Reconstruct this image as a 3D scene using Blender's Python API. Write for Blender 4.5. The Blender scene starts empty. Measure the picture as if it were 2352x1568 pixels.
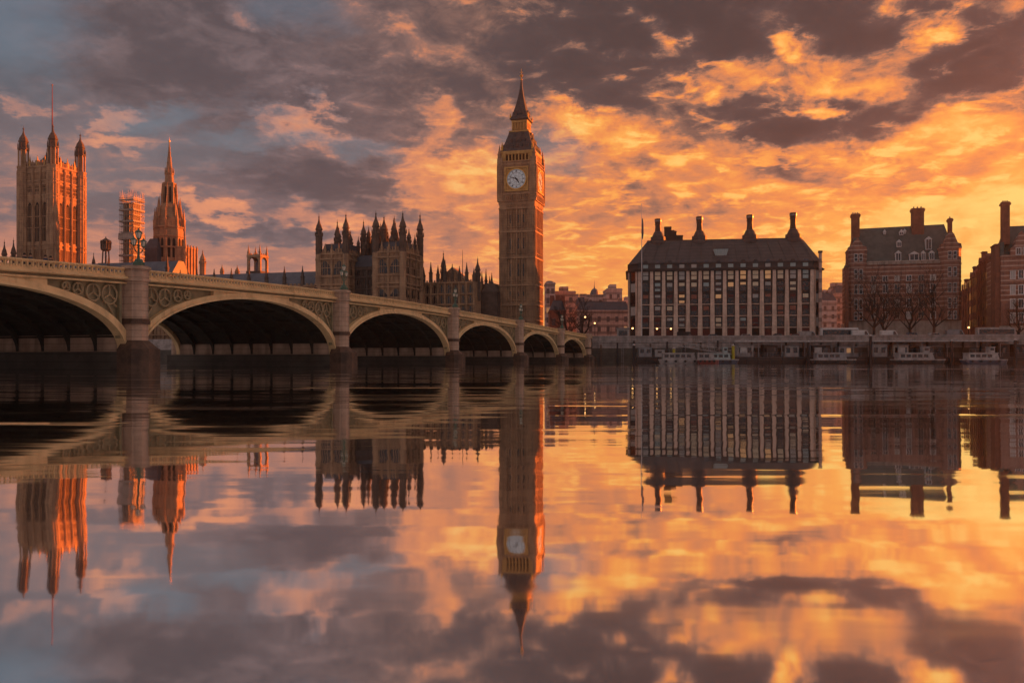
import bpy, bmesh, math, random
from mathutils import Vector, Matrix
C = bpy.context.scene.collection
R = math.radians
PI = math.pi
rnd = random.Random(7)

# ------------------------------------------------------------------ camera, sky, sun, exposure
F = 1970.0          # focal length in units of a 2352-wide picture
HOR = 828.0         # horizon row in that picture
EYE = 0.9           # camera height over the water
cam_d = bpy.data.cameras.new('camera')
cam = bpy.data.objects.new('camera', cam_d)
C.objects.link(cam)
cam.location = (0, 0, EYE)
cam.rotation_euler = (R(90), 0, 0)
cam_d.sensor_width = 36
cam_d.lens = F / 2352 * 36
cam_d.shift_y = (HOR - 784) / 2352
cam_d.clip_start = 0.1
cam_d.clip_end = 6000
bpy.context.scene.camera = cam
vs = bpy.context.scene.view_settings
vs.view_transform = 'Standard'
vs.look = 'None'
vs.exposure = 1.5
vs.gamma = 1
SUN_AZ, SUN_EL = R(62), R(5.5)


def lin(r, g, b):
    f = lambda c: (c / 255 / 12.92) if c / 255 <= 0.04045 else ((c / 255 + 0.055) / 1.055) ** 2.4
    return (f(r), f(g), f(b), 1)


def az_el(px, py):
    x = (px - 1176) / F
    return math.atan(x), math.atan((HOR - py) / F / math.sqrt(1 + x * x))


class NG:
    """small wrapper to write shader nodes as expressions"""
    def __init__(s, tree):
        s.t = tree
        s.n = tree.nodes
        s.l = tree.links

    def put(s, sock, v):
        if hasattr(v, 'is_output'):
            s.l.new(v, sock)
        elif v is not None:
            sock.default_value = v

    def m(s, op, a, b=None, c=None, clamp=False):
        n = s.n.new('ShaderNodeMath')
        n.operation = op
        n.use_clamp = clamp
        s.put(n.inputs[0], a)
        if b is not None: s.put(n.inputs[1], b)
        if c is not None: s.put(n.inputs[2], c)
        return n.outputs[0]

    def vm(s, op, a, b=None):
        n = s.n.new('ShaderNodeVectorMath')
        n.operation = op
        s.put(n.inputs[0], a)
        if b is not None: s.put(n.inputs[1], b)
        return n.outputs[0]

    def xyz(s, x, y, z=0.0):
        n = s.n.new('ShaderNodeCombineXYZ')
        s.put(n.inputs[0], x); s.put(n.inputs[1], y); s.put(n.inputs[2], z)
        return n.outputs[0]

    def sep(s, v):
        n = s.n.new('ShaderNodeSeparateXYZ')
        s.put(n.inputs[0], v)
        return n.outputs[0], n.outputs[1], n.outputs[2]

    def noise(s, v, scale, detail=4, rough=0.55, dist=0.0, dim='3D'):
        n = s.n.new('ShaderNodeTexNoise')
        n.noise_dimensions = dim
        s.put(n.inputs['Vector'], v)
        n.inputs['Scale'].default_value = scale
        n.inputs['Detail'].default_value = detail
        n.inputs['Roughness'].default_value = rough
        n.inputs['Distortion'].default_value = dist
        return n.outputs['Fac'], n.outputs['Color']

    def rng(s, v, a, b, c=0.0, d=1.0, smooth=True):
        n = s.n.new('ShaderNodeMapRange')
        n.interpolation_type = 'SMOOTHSTEP' if smooth else 'LINEAR'
        s.put(n.inputs[0], v)
        for i, q in zip((1, 2, 3, 4), (a, b, c, d)):
            s.put(n.inputs[i], q)
        return n.outputs[0]

    def ramp(s, v, stops):
        n = s.n.new('ShaderNodeValToRGB')
        e = n.color_ramp.elements
        while len(e) < len(stops): e.new(0.5)
        for k, (p, col) in enumerate(stops):
            e[k].position = p
            e[k].color = col
        s.put(n.inputs[0], v)
        return n.outputs[0]

    def mix(s, f, a, b, mode='MIX'):
        n = s.n.new('ShaderNodeMix')
        n.data_type = 'RGBA'
        n.blend_type = mode
        s.put(n.inputs[0], f); s.put(n.inputs[6], a); s.put(n.inputs[7], b)
        return n.outputs[2]

    def blob(s, p, loc, size, rot):
        n = s.n.new('ShaderNodeMapping')
        n.vector_type = 'TEXTURE'
        s.put(n.inputs[0], p)
        n.inputs[1].default_value = (loc[0], loc[1], 0)
        n.inputs[2].default_value = (0, 0, rot)
        n.inputs[3].default_value = (size[0], size[1], 1)
        g = s.n.new('ShaderNodeTexGradient')
        g.gradient_type = 'SPHERICAL'
        s.l.new(n.outputs[0], g.inputs[0])
        return g.outputs['Fac']


world = bpy.data.worlds.new('World')
bpy.context.scene.world = world
world.use_nodes = True
wt = world.node_tree
wt.nodes.clear()
g = NG(wt)
out = wt.nodes.new('ShaderNodeOutputWorld')
bg = wt.nodes.new('ShaderNodeBackground')
wt.links.new(bg.outputs[0], out.inputs[0])
bg.inputs[1].default_value = 0.1
sky = wt.nodes.new('ShaderNodeTexSky')
sky.sky_type = 'NISHITA'
sky.sun_disc = False
sky.sun_elevation = SUN_EL
sky.sun_rotation = SUN_AZ
tc = wt.nodes.new('ShaderNodeTexCoord')
d = g.vm('NORMALIZE', tc.outputs['Generated'])
dx, dy, dz = g.sep(d)
dz = g.m('ABSOLUTE', dz)
az = g.m('ARCTAN2', dx, dy)
el = g.m('ARCSINE', dz)
# the sheet of cloud seen in perspective
den = g.m('ADD', dz, 0.13)
q = g.xyz(g.m('DIVIDE', dx, den), g.m('DIVIDE', dy, den), 3.7)
_, w1 = g.noise(q, 1.3, 3, 0.5)
_, w2 = g.noise(q, 4.2, 5, 0.62)
sd = g.xyz(g.m('MULTIPLY', az, 1.0), g.m('MULTIPLY', el, 1.7), 1.3)
_, w3 = g.noise(sd, 15.0, 6, 0.68)
hv = g.vm('SUBTRACT', w1, (0.5, 0.5, 0.5))
wv = g.vm('ADD', g.vm('MULTIPLY', hv, (0.14, 0.07, 0)),
          g.vm('ADD', g.vm('MULTIPLY', g.vm('SUBTRACT', w2, (0.5, 0.5, 0.5)), (0.10, 0.06, 0)),
               g.vm('MULTIPLY', g.vm('SUBTRACT', w3, (0.5, 0.5, 0.5)), (0.095, 0.062, 0))))
p = g.vm('ADD', g.xyz(az, el, 0.0), wv)

# cloud masses: column, row, half-width, half-height (in the units above), tilt, weight
LIGHTS = [
    (600, 130, 560, 170, 0, -.09), (1310, 70, 230, 150, 0, -.40), (1620, 70, 180, 130, 10, -.38),
    (1880, 70, 190, 130, 0, -.40), (2290, 80, 160, 95, 0, -.40), (2200, 205, 130, 60, 8, -.34),
    (1835, 300, 145, 88, -16, -.86), (1690, 242, 90, 40, 0, -.30), (1640, 300, 120, 90, 0, -.22),
    (1420, 215, 240, 60, 0, -.18), (2035, 290, 85, 50, 0, -.36), (700, 400, 360, 70, -17, -.12),
    (880, 420, 190, 60, -10, -.14), (600, 522, 170, 26, 0, -.16), (180, 480, 230, 60, 0, -.05),
    (1150, 200, 200, 90, 0, -.05), (2010, 130, 90, 40, 0, -.2), (1560, 110, 90, 40, 0, -.15), (2060, 225, 90, 50, 0, .22),
    (985, 312, 60, 34, -40, .22), (1015, 378, 90, 32, -20, .34), (960, 420, 70, 26, -30, .26), (1075, 385, 80, 30, 10, .24), (1120, 425, 90, 34, -30, .30), (1090, 470, 120, 28, -25, .30), (1750, 10, 760, 110, 0, -.16), (1010, 230, 170, 60, 0, -.12),
    (950, 272, 70, 20, -15, .22), (1280, 282, 110, 50, -10, .40), (1410, 302, 120, 40, -10, .36),
    (1450, 60, 34, 90, 20, .50), (1500, 125, 90, 40, 0, .40), (1600, 205, 120, 48, 10, .44),
    (1710, 205, 130, 45, 0, .36), (1795, 110, 60, 120, 25, .62), (1930, 195, 200, 52, 12, .66),
    (2080, 50, 60, 80, 30, .50), (2150, 85, 80, 50, 30, .52), (2010, 30, 60, 50, -40, .3),
    (1700, 355, 280, 36, 0, .26), (1925, 335, 70, 60, -45, .36), (2150, 325, 220, 44, 5, .44),
    (2270, 225, 130, 18, 5, .34), (1750, 600, 700, 90, 0, .14), (2000, 430, 420, 80, 0, .10), (1950, 520, 420, 50, 0, .16),
    (2290, 570, 360, 170, 0, .62), (2100, 470, 330, 22, 0, .12), (1450, 400, 300, 60, 0, .10), (1700, 440, 400, 30, -6, .10),
    (255, 268, 70, 22, 28, .36), (285, 322, 110, 20, 15, .38), (715, 270, 110, 18, -18, .40),
    (700, 292, 160, 20, -22, .16), (470, 455, 110, 24, -20, .36), (720, 492, 130, 36, -5, .26),
    (840, 512, 160, 20, 0, .26), (330, 340, 90, 12, 5, .2), (20, 245, 120, 14, 0, .2),
    (540, 60, 60, 30, -20, .26), (1230, 20, 90, 20, 0, .2), (1010, 140, 140, 30, -10, .16),
    (2330, 5, 110, 40, 0, .45), (2200, 330, 170, 60, 0, .06),
]
BLUES = [(0, 30, 180, 170, 0, .75), (640, 15, 120, 60, 0, .45), (350, 250, 150, 34, 15, .55), (600, 300, 130, 24, 5, .4),
         (150, 340, 330, 120, 0, .18), (1240, 365, 130, 50, 0, .35), (760, 300, 200, 20, -18, .4), (480, 330, 170, 60, 0, .2)]


def field(lst):
    acc = None
    for px, py, sx, sy, rot, a in lst:
        x = (px - 1176) / F
        k = 1 / (1 + x * x)
        b = g.blob(p, az_el(px, py), (sx * 1.45 / F * k, sy * 1.45 / F * math.sqrt(k)), R(rot))
        b = g.rng(b, 0.0, 0.85, 0.0, 1.0)
        acc = g.m('MULTIPLY', b, a) if acc is None else g.m('MULTIPLY_ADD', b, a, acc)
    return acc


lit = field(LIGHTS)
blue = field(BLUES)
fa, _ = g.noise(q, 1.7, 10, 0.62, 0.3)
fb, _ = g.noise(g.vm('ADD', q, (9.0, 4.0, 2.0)), 8.0, 8, 0.62, 0.4)
fc, _ = g.noise(sd, 12.0, 10, 0.68, 0.6)
fd, _ = g.noise(g.vm('ADD', sd, (3.0, 1.0, 5.0)), 26.0, 7, 0.66, 0.8)
side = g.rng(az, -0.30, 0.22)
base = g.m('MULTIPLY_ADD', side, 0.115, 0.315)
glow = g.m('POWER', 2.718, g.m('MULTIPLY', el, -9.0))
base = g.m('MULTIPLY_ADD', glow, g.m('MULTIPLY_ADD', side, 0.02, 0.56), base)
base = g.m('SUBTRACT', base, g.m('MULTIPLY', side, g.rng(el, 0.13, 0.36, 0.0, 0.14)))
lit = g.m('MULTIPLY', lit, g.m('MULTIPLY_ADD', fc, 1.5, 0.05))
low = g.rng(el, 0.03, 0.34)
flecks = g.m('MULTIPLY', g.rng(fb, 0.50, 0.66), g.m('MULTIPLY_ADD', side, 0.30, 0.06))
det = g.m('ADD', g.m('MULTIPLY', g.m('SUBTRACT', fa, 0.5), g.m('MULTIPLY_ADD', side, 0.34, 0.42)),
          g.m('ADD', g.m('MULTIPLY', g.m('SUBTRACT', fb, 0.52), g.m('MULTIPLY_ADD', side, 0.42, 0.16)),
              g.m('MULTIPLY', g.m('MULTIPLY_ADD', low, 0.9, 0.1), g.m('ADD', g.m('MULTIPLY', g.m('SUBTRACT', fc, 0.5), g.m('MULTIPLY_ADD', side, 0.75, 0.45)),
                                                     g.m('MULTIPLY', g.m('SUBTRACT', fd, 0.5), g.m('MULTIPLY_ADD', side, 0.40, 0.22))))))
I = g.m('ADD', g.m('ADD', g.m('ADD', base, lit), det), flecks)
I = g.m('MULTIPLY_ADD', g.m('TANH', g.m('MULTIPLY', g.m('SUBTRACT', I, 0.5), 2.0)), 0.46, 0.5)
cool = g.ramp(I, [(0.04, lin(60, 60, 67)), (0.28, lin(90, 82, 86)), (0.42, lin(122, 106, 108)), (0.56, lin(196, 134, 112)),
                  (0.72, lin(232, 152, 112)), (0.95, lin(255, 205, 140))])
warm = g.ramp(I, [(0.04, lin(62, 58, 60)), (0.24, lin(86, 74, 74)), (0.37, lin(140, 104, 90)), (0.49, lin(204, 130, 92)),
                  (0.62, lin(236, 142, 82)), (0.78, lin(253, 171, 84)), (0.94, lin(255, 210, 118))])
colr = g.mix(g.rng(g.m('MULTIPLY_ADD', g.m('SUBTRACT', fa, 0.5), 0.25, az), -0.30, 0.14), cool, warm)
clear = g.mix(0.55, g.mix(1.0, sky.outputs[0], (0.5, 0.5, 0.5, 1), 'MULTIPLY'), tuple(3.53 * c for c in lin(100, 118, 138)[:3]) + (1,))
# overhead and behind the viewer: even, cooler evening cloud
rear = g.m('MAXIMUM', g.rng(g.m('ABSOLUTE', az), 0.70, 1.2), g.rng(el, 0.45, 0.85))
rearcol = g.mix(fa, lin(122, 112, 120), lin(204, 180, 172))
colr = g.mix(rear, colr, rearcol)
colr = g.vm('MULTIPLY', colr, (3.53, 3.53, 3.53))
gap = g.m('MULTIPLY', blue, g.m('SUBTRACT', 1.0, rear), clamp=True)
colr = g.mix(gap, colr, clear)
wt.links.new(colr, bg.inputs[0])

sun_d = bpy.data.lights.new('sun', 'SUN')
sun_d.energy = 5.0
sun_d.angle = R(0.5)
sun_d.color = (1.0, 0.19, 0.02)
sun = bpy.data.objects.new('sun', sun_d)
C.objects.link(sun)
sv = Vector((math.sin(SUN_AZ) * math.cos(SUN_EL), math.cos(SUN_AZ) * math.cos(SUN_EL), math.sin(SUN_EL)))
sun.rotation_euler = sv.to_track_quat('Z', 'Y').to_euler()
sun.location = sv * 400

# ------------------------------------------------------------------ materials


def material(name, c1, c2=None, scale=0.6, rough=0.85, bump=0.0, metal=0.0, spec=0.3, stretch=(1, 1, 1), emit=None, est=0.0, extra=None, bscale=6.0):
    m = bpy.data.materials.new(name)
    m.use_nodes = True
    h = NG(m.node_tree)
    b = m.node_tree.nodes['Principled BSDF']
    c1 = tuple(c1) + (1,)
    c2 = tuple(c2) + (1,) if c2 else tuple(x * 0.8 for x in c1[:3]) + (1,)
    co = m.node_tree.nodes.new('ShaderNodeTexCoord').outputs['Object']
    f, _ = h.noise(h.vm('MULTIPLY', co, stretch), scale, 6, 0.62)
    col = h.mix(h.rng(f, 0.32, 0.68), c1, c2)
    if extra: col = extra(h, co, col)
    h.put(b.inputs['Base Color'], col)
    b.inputs['Roughness'].default_value = rough
    b.inputs['Metallic'].default_value = metal
    b.inputs['Specular IOR Level'].default_value = spec
    if bump:
        f2, _ = h.noise(co, bscale, 5, 0.6)
        bn = m.node_tree.nodes.new('ShaderNodeBump')
        bn.inputs['Strength'].default_value = bump
        bn.inputs['Distance'].default_value = 0.1
        h.put(bn.inputs['Height'], f2)
        m.node_tree.links.new(bn.outputs[0], b.inputs['Normal'])
    if emit:
        b.inputs['Emission Color'].default_value = tuple(emit) + (1,)
        b.inputs['Emission Strength'].default_value = est
    return m


def courses(pitch, dark=0.75, width=0.12):
    """thin darker joints between courses of masonry, with a streaky weathering"""
    def ex(h, co, col):
        x, y, z = h.sep(co)
        fr = h.m('FRACT', h.m('DIVIDE', z, pitch))
        k = h.m('LESS_THAN', fr, width)
        st, _ = h.noise(h.vm('MULTIPLY', co, (0.9, 0.9, 0.07)), 1.0, 5, 0.6)
        col = h.mix(h.m('MULTIPLY', h.rng(st, 0.45, 0.75), 0.55), col, (0.07, 0.055, 0.045, 1))
        return h.mix(h.m('MULTIPLY', k, 1 - dark), col, (0.02, 0.02, 0.02, 1))
    return ex


def banded(pitch, frac, pale):
    """red brick walls with courses of pale stone"""
    def ex(h, co, col):
        x, y, z = h.sep(co)
        wob, _ = h.noise(co, 0.5, 3)
        k = h.m('LESS_THAN', h.m('FRACT', h.m('DIVIDE', z, pitch)), frac)
        hi = h.rng(z, 11.0, 11.2)
        st, _ = h.noise(h.vm('MULTIPLY', co, (0.9, 0.9, 0.09)), 1.0, 5, 0.6)
        col = h.mix(h.m('MULTIPLY', k, hi), col, pale)
        return h.mix(h.m('MULTIPLY', h.rng(st, 0.45, 0.75), 0.5), col, (0.05, 0.03, 0.03, 1))
    return ex


def slates(pitch):
    def ex(h, co, col):
        x, y, z = h.sep(co)
        k = h.m('LESS_THAN', h.m('FRACT', h.m('DIVIDE', z, pitch)), 0.18)
        return h.mix(h.m('MULTIPLY', k, 0.5), col, (0.02, 0.02, 0.025, 1))
    return ex


def grime(h, co, col):
    """rust runs and soot, streaking downwards in patches"""
    st, _ = h.noise(h.vm('MULTIPLY', co, (1.6, 1.6, .16)), 1.0, 6, .65)
    pt, _ = h.noise(co, .13, 4, .6)
    k = h.m('MULTIPLY', h.rng(st, .44, .70), h.m('MULTIPLY_ADD', h.rng(pt, .4, .62), .42, .08))
    return h.mix(k, col, (.14, .085, .045, 1))


M = {}
M['stone'] = material('palace_limestone', (.40, .26, .155), (.25, .16, .10), .35, bump=.25, extra=courses(.9))
M['stone_gold'] = material('gilded_stone', (.50, .30, .10), (.34, .19, .06), .8, rough=.5)
M['granite'] = material('granite', (.36, .325, .31), (.21, .19, .18), .6, bump=.3, extra=courses(.75, .6))
M['footing'] = material('wet_stone', (.12, .072, .048), (.045, .03, .022), .9, bump=.4, rough=.6)
M['tide'] = material('algae_stained_stone', (.09, .082, .066), (.045, .04, .034), .35, bump=.3, rough=.7, extra=courses(.75, .6))
M['pier'] = material('pier_stone', (.50, .36, .265), (.34, .24, .175), .5, bump=.25, extra=courses(.62, .6, .10))
M['bridge'] = material('cream_bridge_paint', (.74, .54, .285), (.58, .42, .22), .45, rough=.6, bump=.15, extra=grime)
M['bridge_green'] = material('green_bridge_paint', (.27, .225, .13), (.17, .15, .09), .8, rough=.6)
M['tracery'] = material('olive_tracery_paint', (.40, .31, .18), (.24, .19, .11), .8, rough=.6, extra=grime)
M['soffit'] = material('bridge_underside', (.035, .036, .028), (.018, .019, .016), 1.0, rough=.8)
M['asphalt'] = material('asphalt', (.055, .053, .052), (.04, .04, .04), 2)
M['ground'] = material('ground_paving', (.16, .14, .13), (.11, .10, .09), .2)
M['slate'] = material('slate_roof', (.075, .082, .10), (.05, .055, .068), .5, rough=.55, extra=slates(.5))
M['slate_green'] = material('green_slate', (.085, .105, .10), (.05, .065, .062), .5, rough=.6, extra=slates(.45))
M['iron'] = material('iron_roof', (.052, .058, .062), (.03, .034, .037), .8, rough=.5, extra=slates(.7))
M['lead'] = material('lead_roof', (.105, .115, .14), (.07, .077, .095), .4, rough=.5)
M['dark_stone'] = material('dark_brown_stone', (.125, .09, .07), (.07, .052, .042), .5, bump=.2)  # darker, browner tone than the palace limestone
M['gold'] = material('gilding', (.65, .36, .08), (.5, .26, .05), 2, rough=.35, metal=.6)
M['window'] = material('dark_glass', (.012, .012, .016), (.02, .018, .02), .5, rough=.12, spec=.6)
M['void'] = material('shaded_opening', (.012, .010, .010), (.02, .016, .014), .5, rough=.9)
M['dial'] = material('opal_dial', (.50, .53, .52), (.34, .38, .38), 1.0, rough=.4, emit=(.75, .85, .95), est=.03)
M['black'] = material('black_paint', (.02, .018, .02), (.014, .013, .014), 2, rough=.5)
M['bronze'] = material('dark_bronze', (.055, .042, .036), (.035, .027, .024), .6, rough=.5, metal=.3)
M['pc_stone'] = material('gritstone_pillar', (.68, .52, .425), (.50, .375, .30), .7, bump=.15, extra=courses(1.35, .75, .06))
M['pc_roof'] = material('bronze_roof', (.078, .064, .06), (.05, .043, .042), .4, rough=.6, extra=slates(1.3))
M['pc_red'] = material('oxblood_panel', (.11, .022, .018), (.07, .018, .014), 1.2, rough=.5)
M['brick'] = material('red_brick', (.24, .105, .07), (.155, .068, .05), .6, bump=.2, extra=courses(.5, .8))
M['brick_band'] = material('striped_brick', (.29, .15, .11), (.19, .098, .074), .6, bump=.2, extra=banded(1.5, .26, (.40, .30, .25, 1)))
M['portland'] = material('pale_stone', (.42, .37, .32), (.32, .275, .24), .5, bump=.2, extra=courses(.7))
M['white'] = material('white_paint', (.60, .59, .585), (.46, .455, .45), .6, rough=.4)
M['offwhite'] = material('weathered_white', (.38, .36, .35), (.22, .21, .205), .8, rough=.5)
M['boat_paint'] = material('worn_boat_paint', (.30, .285, .28), (.19, .18, .175), .9, rough=.5)
M['navy'] = material('blue_hull_paint', (.06, .075, .11), (.04, .05, .075), .6, rough=.3)
M['red'] = material('red_paint', (.22, .05, .04), (.15, .04, .035), .8, rough=.35)
M['hull'] = material('black_hull', (.018, .016, .017), (.035, .026, .022), .5, rough=.45)
M['deck'] = material('grey_deck', (.15, .14, .14), (.10, .095, .095), .7)
M['grey'] = material('grey_metal', (.24, .24, .25), (.17, .17, .18), .8, rough=.4, metal=.3)
M['yellow'] = material('yellow_post_paint', (.42, .36, .04), (.30, .26, .03), .8)
M['bark'] = material('bark', (.055, .036, .028), (.03, .02, .017), 3, bump=.4)
M['lampglass'] = material('frosted_lantern_glass', (.66, .60, .50), (.6, .55, .46), 3, rough=.3)
M['lampgreen'] = material('lamp_green_paint', (.07, .13, .09), (.045, .09, .06), 2, rough=.4)
M['lit'] = material('lit_globe', (.9, .6, .3), (.9, .6, .3), 1, emit=(1.0, .50, .16), est=1.8)
M['lit_window'] = material('lit_window', (.5, .35, .2), (.4, .28, .16), 1, rough=.4, emit=(1.0, .47, .19), est=.07)
M['blind_cream'] = material('cream_blind', (.66, .58, .43), (.56, .48, .35), 1.5)
M['blind_grey'] = material('grey_blind', (.40, .40, .38), (.32, .32, .31), 1.5)
M['blind_teal'] = material('teal_blind', (.33, .42, .42), (.26, .34, .35), 1.5)
M['blind_rust'] = material('rust_blind', (.30, .13, .09), (.22, .09, .065), 1.5)
M['far_glass'] = material('far_window', (.13, .10, .095), (.09, .07, .07), .5, rough=.3)
M['far'] = material('far_masonry', (.60, .47, .43), (.46, .36, .335), .15, extra=courses(3.4, .55, .42))
M['far_brown'] = material('far_brown_masonry', (.54, .37, .31), (.40, .275, .235), .15, extra=courses(3.3, .5, .4))
M['scaffold'] = material('scaffold_pole', (.26, .22, .19), (.18, .15, .13), 1, rough=.5, metal=.3)
M['netting'] = material('scaffold_sheet', (.34, .29, .25), (.24, .19, .16), .7)

# ------------------------------------------------------------------ mesh helpers


class MB:
    def __init__(s, T=None):
        s.v, s.f, s.T = [], [], T

    def add(s, vs_, fs_):
        o = len(s.v)
        s.v += [s.T(*v) for v in vs_] if s.T else [tuple(v) for v in vs_]
        s.f += [tuple(i + o for i in f) for f in fs_]
        return s

    def box(s, x0, x1, y0, y1, z0, z1):
        return s.add([(x0, y0, z0), (x1, y0, z0), (x1, y1, z0), (x0, y1, z0), (x0, y0, z1), (x1, y0, z1), (x1, y1, z1), (x0, y1, z1)],
                     [(0, 3, 2, 1), (4, 5, 6, 7), (0, 1, 5, 4), (1, 2, 6, 5), (2, 3, 7, 6), (3, 0, 4, 7)])

    def loft(s, rings):
        n = len(rings[0])
        vs_, fs_ = [], []
        for r in rings: vs_ += r
        for k in range(len(rings) - 1):
            for i in range(n):
                j = (i + 1) % n
                fs_.append((k * n + i, k * n + j, (k + 1) * n + j, (k + 1) * n + i))
        fs_.append(tuple(range(n))[::-1])
        fs_.append(tuple((len(rings) - 1) * n + i for i in range(n)))
        return s.add(vs_, fs_)

    def rect(s, cx, cy, prof):
        """stack of rectangles: prof = [(z, half_x, half_y)]"""
        return s.loft([[(cx - a, cy - b, z), (cx + a, cy - b, z), (cx + a, cy + b, z), (cx - a, cy + b, z)] for z, a, b in prof])

    def lathe(s, cx, cy, prof, n=8, rot=None):
        rot = PI / n if rot is None else rot
        return s.loft([[(cx + max(r, .004) * math.cos(rot + 2 * PI * i / n), cy + max(r, .004) * math.sin(rot + 2 * PI * i / n), z) for i in range(n)] for z, r in prof])

    def plan(s, poly, z0, z1):
        return s.loft([[(x, y, z0) for x, y in poly], [(x, y, z1) for x, y in poly]])

    def ext(s, poly, y0, y1):
        return s.loft([[(x, y0, z) for x, z in poly], [(x, y1, z) for x, z in poly]])

    def tube(s, a, b, r0, r1=None, n=6):
        r1 = r0 if r1 is None else r1
        a, b = Vector(a), Vector(b)
        dd = (b - a).normalized()
        u = dd.orthogonal().normalized()
        w = dd.cross(u)
        ring = lambda c, r: [tuple(c + (u * math.cos(2 * PI * i / n) + w * math.sin(2 * PI * i / n)) * r) for i in range(n)]
        return s.loft([ring(a, r0), ring(b, r1)])

    def arch(s, u0, u1, z0, z1, o0, o1, pointed=True):
        """a panel with an arched head"""
        hw = (u1 - u0) / 2
        c = (u0 + u1) / 2
        zs = z1 - hw * (1.3 if pointed else 1.0)
        pts = [(u0, z0), (u1, z0), (u1, zs)]
        for k in range(1, 8):
            t = k / 8
            if pointed:
                x = hw * (1 - 2 * t) if t != .5 else 0
                zz = zs + (z1 - zs) * (1 - abs(1 - 2 * t) ** 1.7)
            else:
                x = hw * math.cos(PI * t)
                zz = zs + hw * math.sin(PI * t)
            pts.append((c + x, zz))
        pts.append((u0, zs))
        return s.ext(pts, o0, o1)

    def build(s, name, mat, parent=None, smooth=False, **props):
        me = bpy.data.meshes.new(name)
        me.from_pydata(s.v, [], s.f)
        bm = bmesh.new()
        bm.from_mesh(me)
        bmesh.ops.recalc_face_normals(bm, faces=bm.faces)
        bm.to_mesh(me)
        bm.free()
        if smooth:
            for pl in me.polygons: pl.use_smooth = True
        me.materials.append(mat)
        o = bpy.data.objects.new(name, me)
        C.objects.link(o)
        o.parent = parent
        for k, v in props.items(): o[k] = v
        return o


def thing(name, label, cat, loc=(0, 0, 0), rot=0.0, group=None):
    o = bpy.data.objects.new(name, None)
    o.empty_display_size = 1
    C.objects.link(o)
    o.location = loc
    o.rotation_euler = (0, 0, rot)
    o['label'] = label
    o['category'] = cat
    if group: o['group'] = group
    return o


def copy_tree(o, parent=None):
    c = o.copy()
    C.objects.link(c)
    c.parent = parent
    for ch in [x for x in o.children]: copy_tree(ch, c)
    return c


def side(k, half, half2=None):
    """maps (along, outward, up) on one face of a square tower to its own axes; E faces the river, N the right"""
    h2 = half if half2 is None else half2
    return {'E': lambda u, o, z: (u, -(half + o), z), 'N': lambda u, o, z: (h2 + o, u, z),
            'W': lambda u, o, z: (-u, half + o, z), 'S': lambda u, o, z: (-(h2 + o), -u, z)}[k]


def X(px, Y): return (px - 1176) / F * Y
def Z(py, Y): return (HOR - py) / F * Y + EYE


GROUND = 7.3
PAL = R(-15.4)      # the palace's own axes


def pinnacle(m, x, y, z, h, r):
    m.rect(x, y, [(z, r, r), (z + h * .42, r, r)])
    m.rect(x, y, [(z + h * .42, r * 1.25, r * 1.25), (z + h * .46, r * 1.25, r * 1.25)])
    m.rect(x, y, [(z + h * .46, r * .85, r * .85), (z + h * .9, r * .16, r * .16)])
    m.lathe(x, y, [(z + h * .88, r * .1), (z + h * .92, r * .38), (z + h * .96, r * .1), (z + h, r * .03)], 6)
    for k in (.58, .70, .80):
        q_ = r * .85 * (1 - (k - .46) / .5) + r * .10
        m.rect(x, y, [(z + h * k, q_, q_), (z + h * (k + .02), q_ * 1.05, q_ * 1.05)])


def turret(m, x, y, z, h, r, dome=.42):
    """octagonal turret: shaft with bands, then an ogee cap and finial over the share `dome`"""
    b = z + h * (1 - dome)
    m.lathe(x, y, [(z, r), (b, r)], 8)
    for k in (.25, .55, .85):
        m.lathe(x, y, [(z + (b - z) * k, r * 1.10), (z + (b - z) * k + r * .22, r * 1.10)], 8)
    e = h * dome
    m.lathe(x, y, [(b, r * 1.22), (b + e * .05, r * 1.22), (b + e * .08, r * .86), (b + e * .26, r * .86), (b + e * .27, r * 1.08), (b + e * .31, r * 1.08),
                   (b + e * .36, r * .92), (b + e * .46, r * .78), (b + e * .56, r * .46), (b + e * .68, r * .26), (b + e * .80, r * .13), (b + e * .82, r * .24), (b + e * .85, r * .24), (b + e * .87, r * .08), (b + e, r * .03)], 8)
    for i in range(8):
        a = PI / 8 + i * PI / 4
        m.lathe(x + r * 1.1 * math.cos(a), y + r * 1.1 * math.sin(a), [(b + e * .02, r * .14), (b + e * .12, r * .14), (b + e * .22, r * .02)], 4)


# ------------------------------------------------------------------ water and land
wm = bpy.data.materials.new('river_water')
wm.use_nodes = True
h = NG(wm.node_tree)
b = wm.node_tree.nodes['Principled BSDF']
geo = wm.node_tree.nodes.new('ShaderNodeNewGeometry').outputs['Position']
_, na = h.noise(h.vm('MULTIPLY', geo, (.55, 2.2, 1)), 1.0, 3, .5)
_, nb = h.noise(h.vm('MULTIPLY', geo, (.10, .55, 1)), 1.0, 3, .5)
pa, _ = h.noise(h.vm('MULTIPLY', geo, (.085, .42, 1)), 1.0, 4, .6, .4)
pb, _ = h.noise(h.vm('MULTIPLY', geo, (.012, .07, 1)), 1.0, 5, .6, .3)
patch = h.m('MAXIMUM', h.rng(pa, .55, .63), h.m('MULTIPLY', h.rng(pb, .50, .62), .8))
la, _ = h.noise(h.vm('MULTIPLY', geo, (.05, .55, 1)), 1.0, 3, .55)
lb, _ = h.noise(h.vm('MULTIPLY', geo, (.010, .085, 1)), 1.0, 4, .55)
lines = h.m('MAXIMUM', h.rng(la, .60, .66), h.rng(lb, .57, .63))
_, ay, _ = h.sep(na)
_, by_, _ = h.sep(nb)
ax, _, _ = h.sep(na)
amp = h.m('MULTIPLY_ADD', patch, .055, .026)
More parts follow.
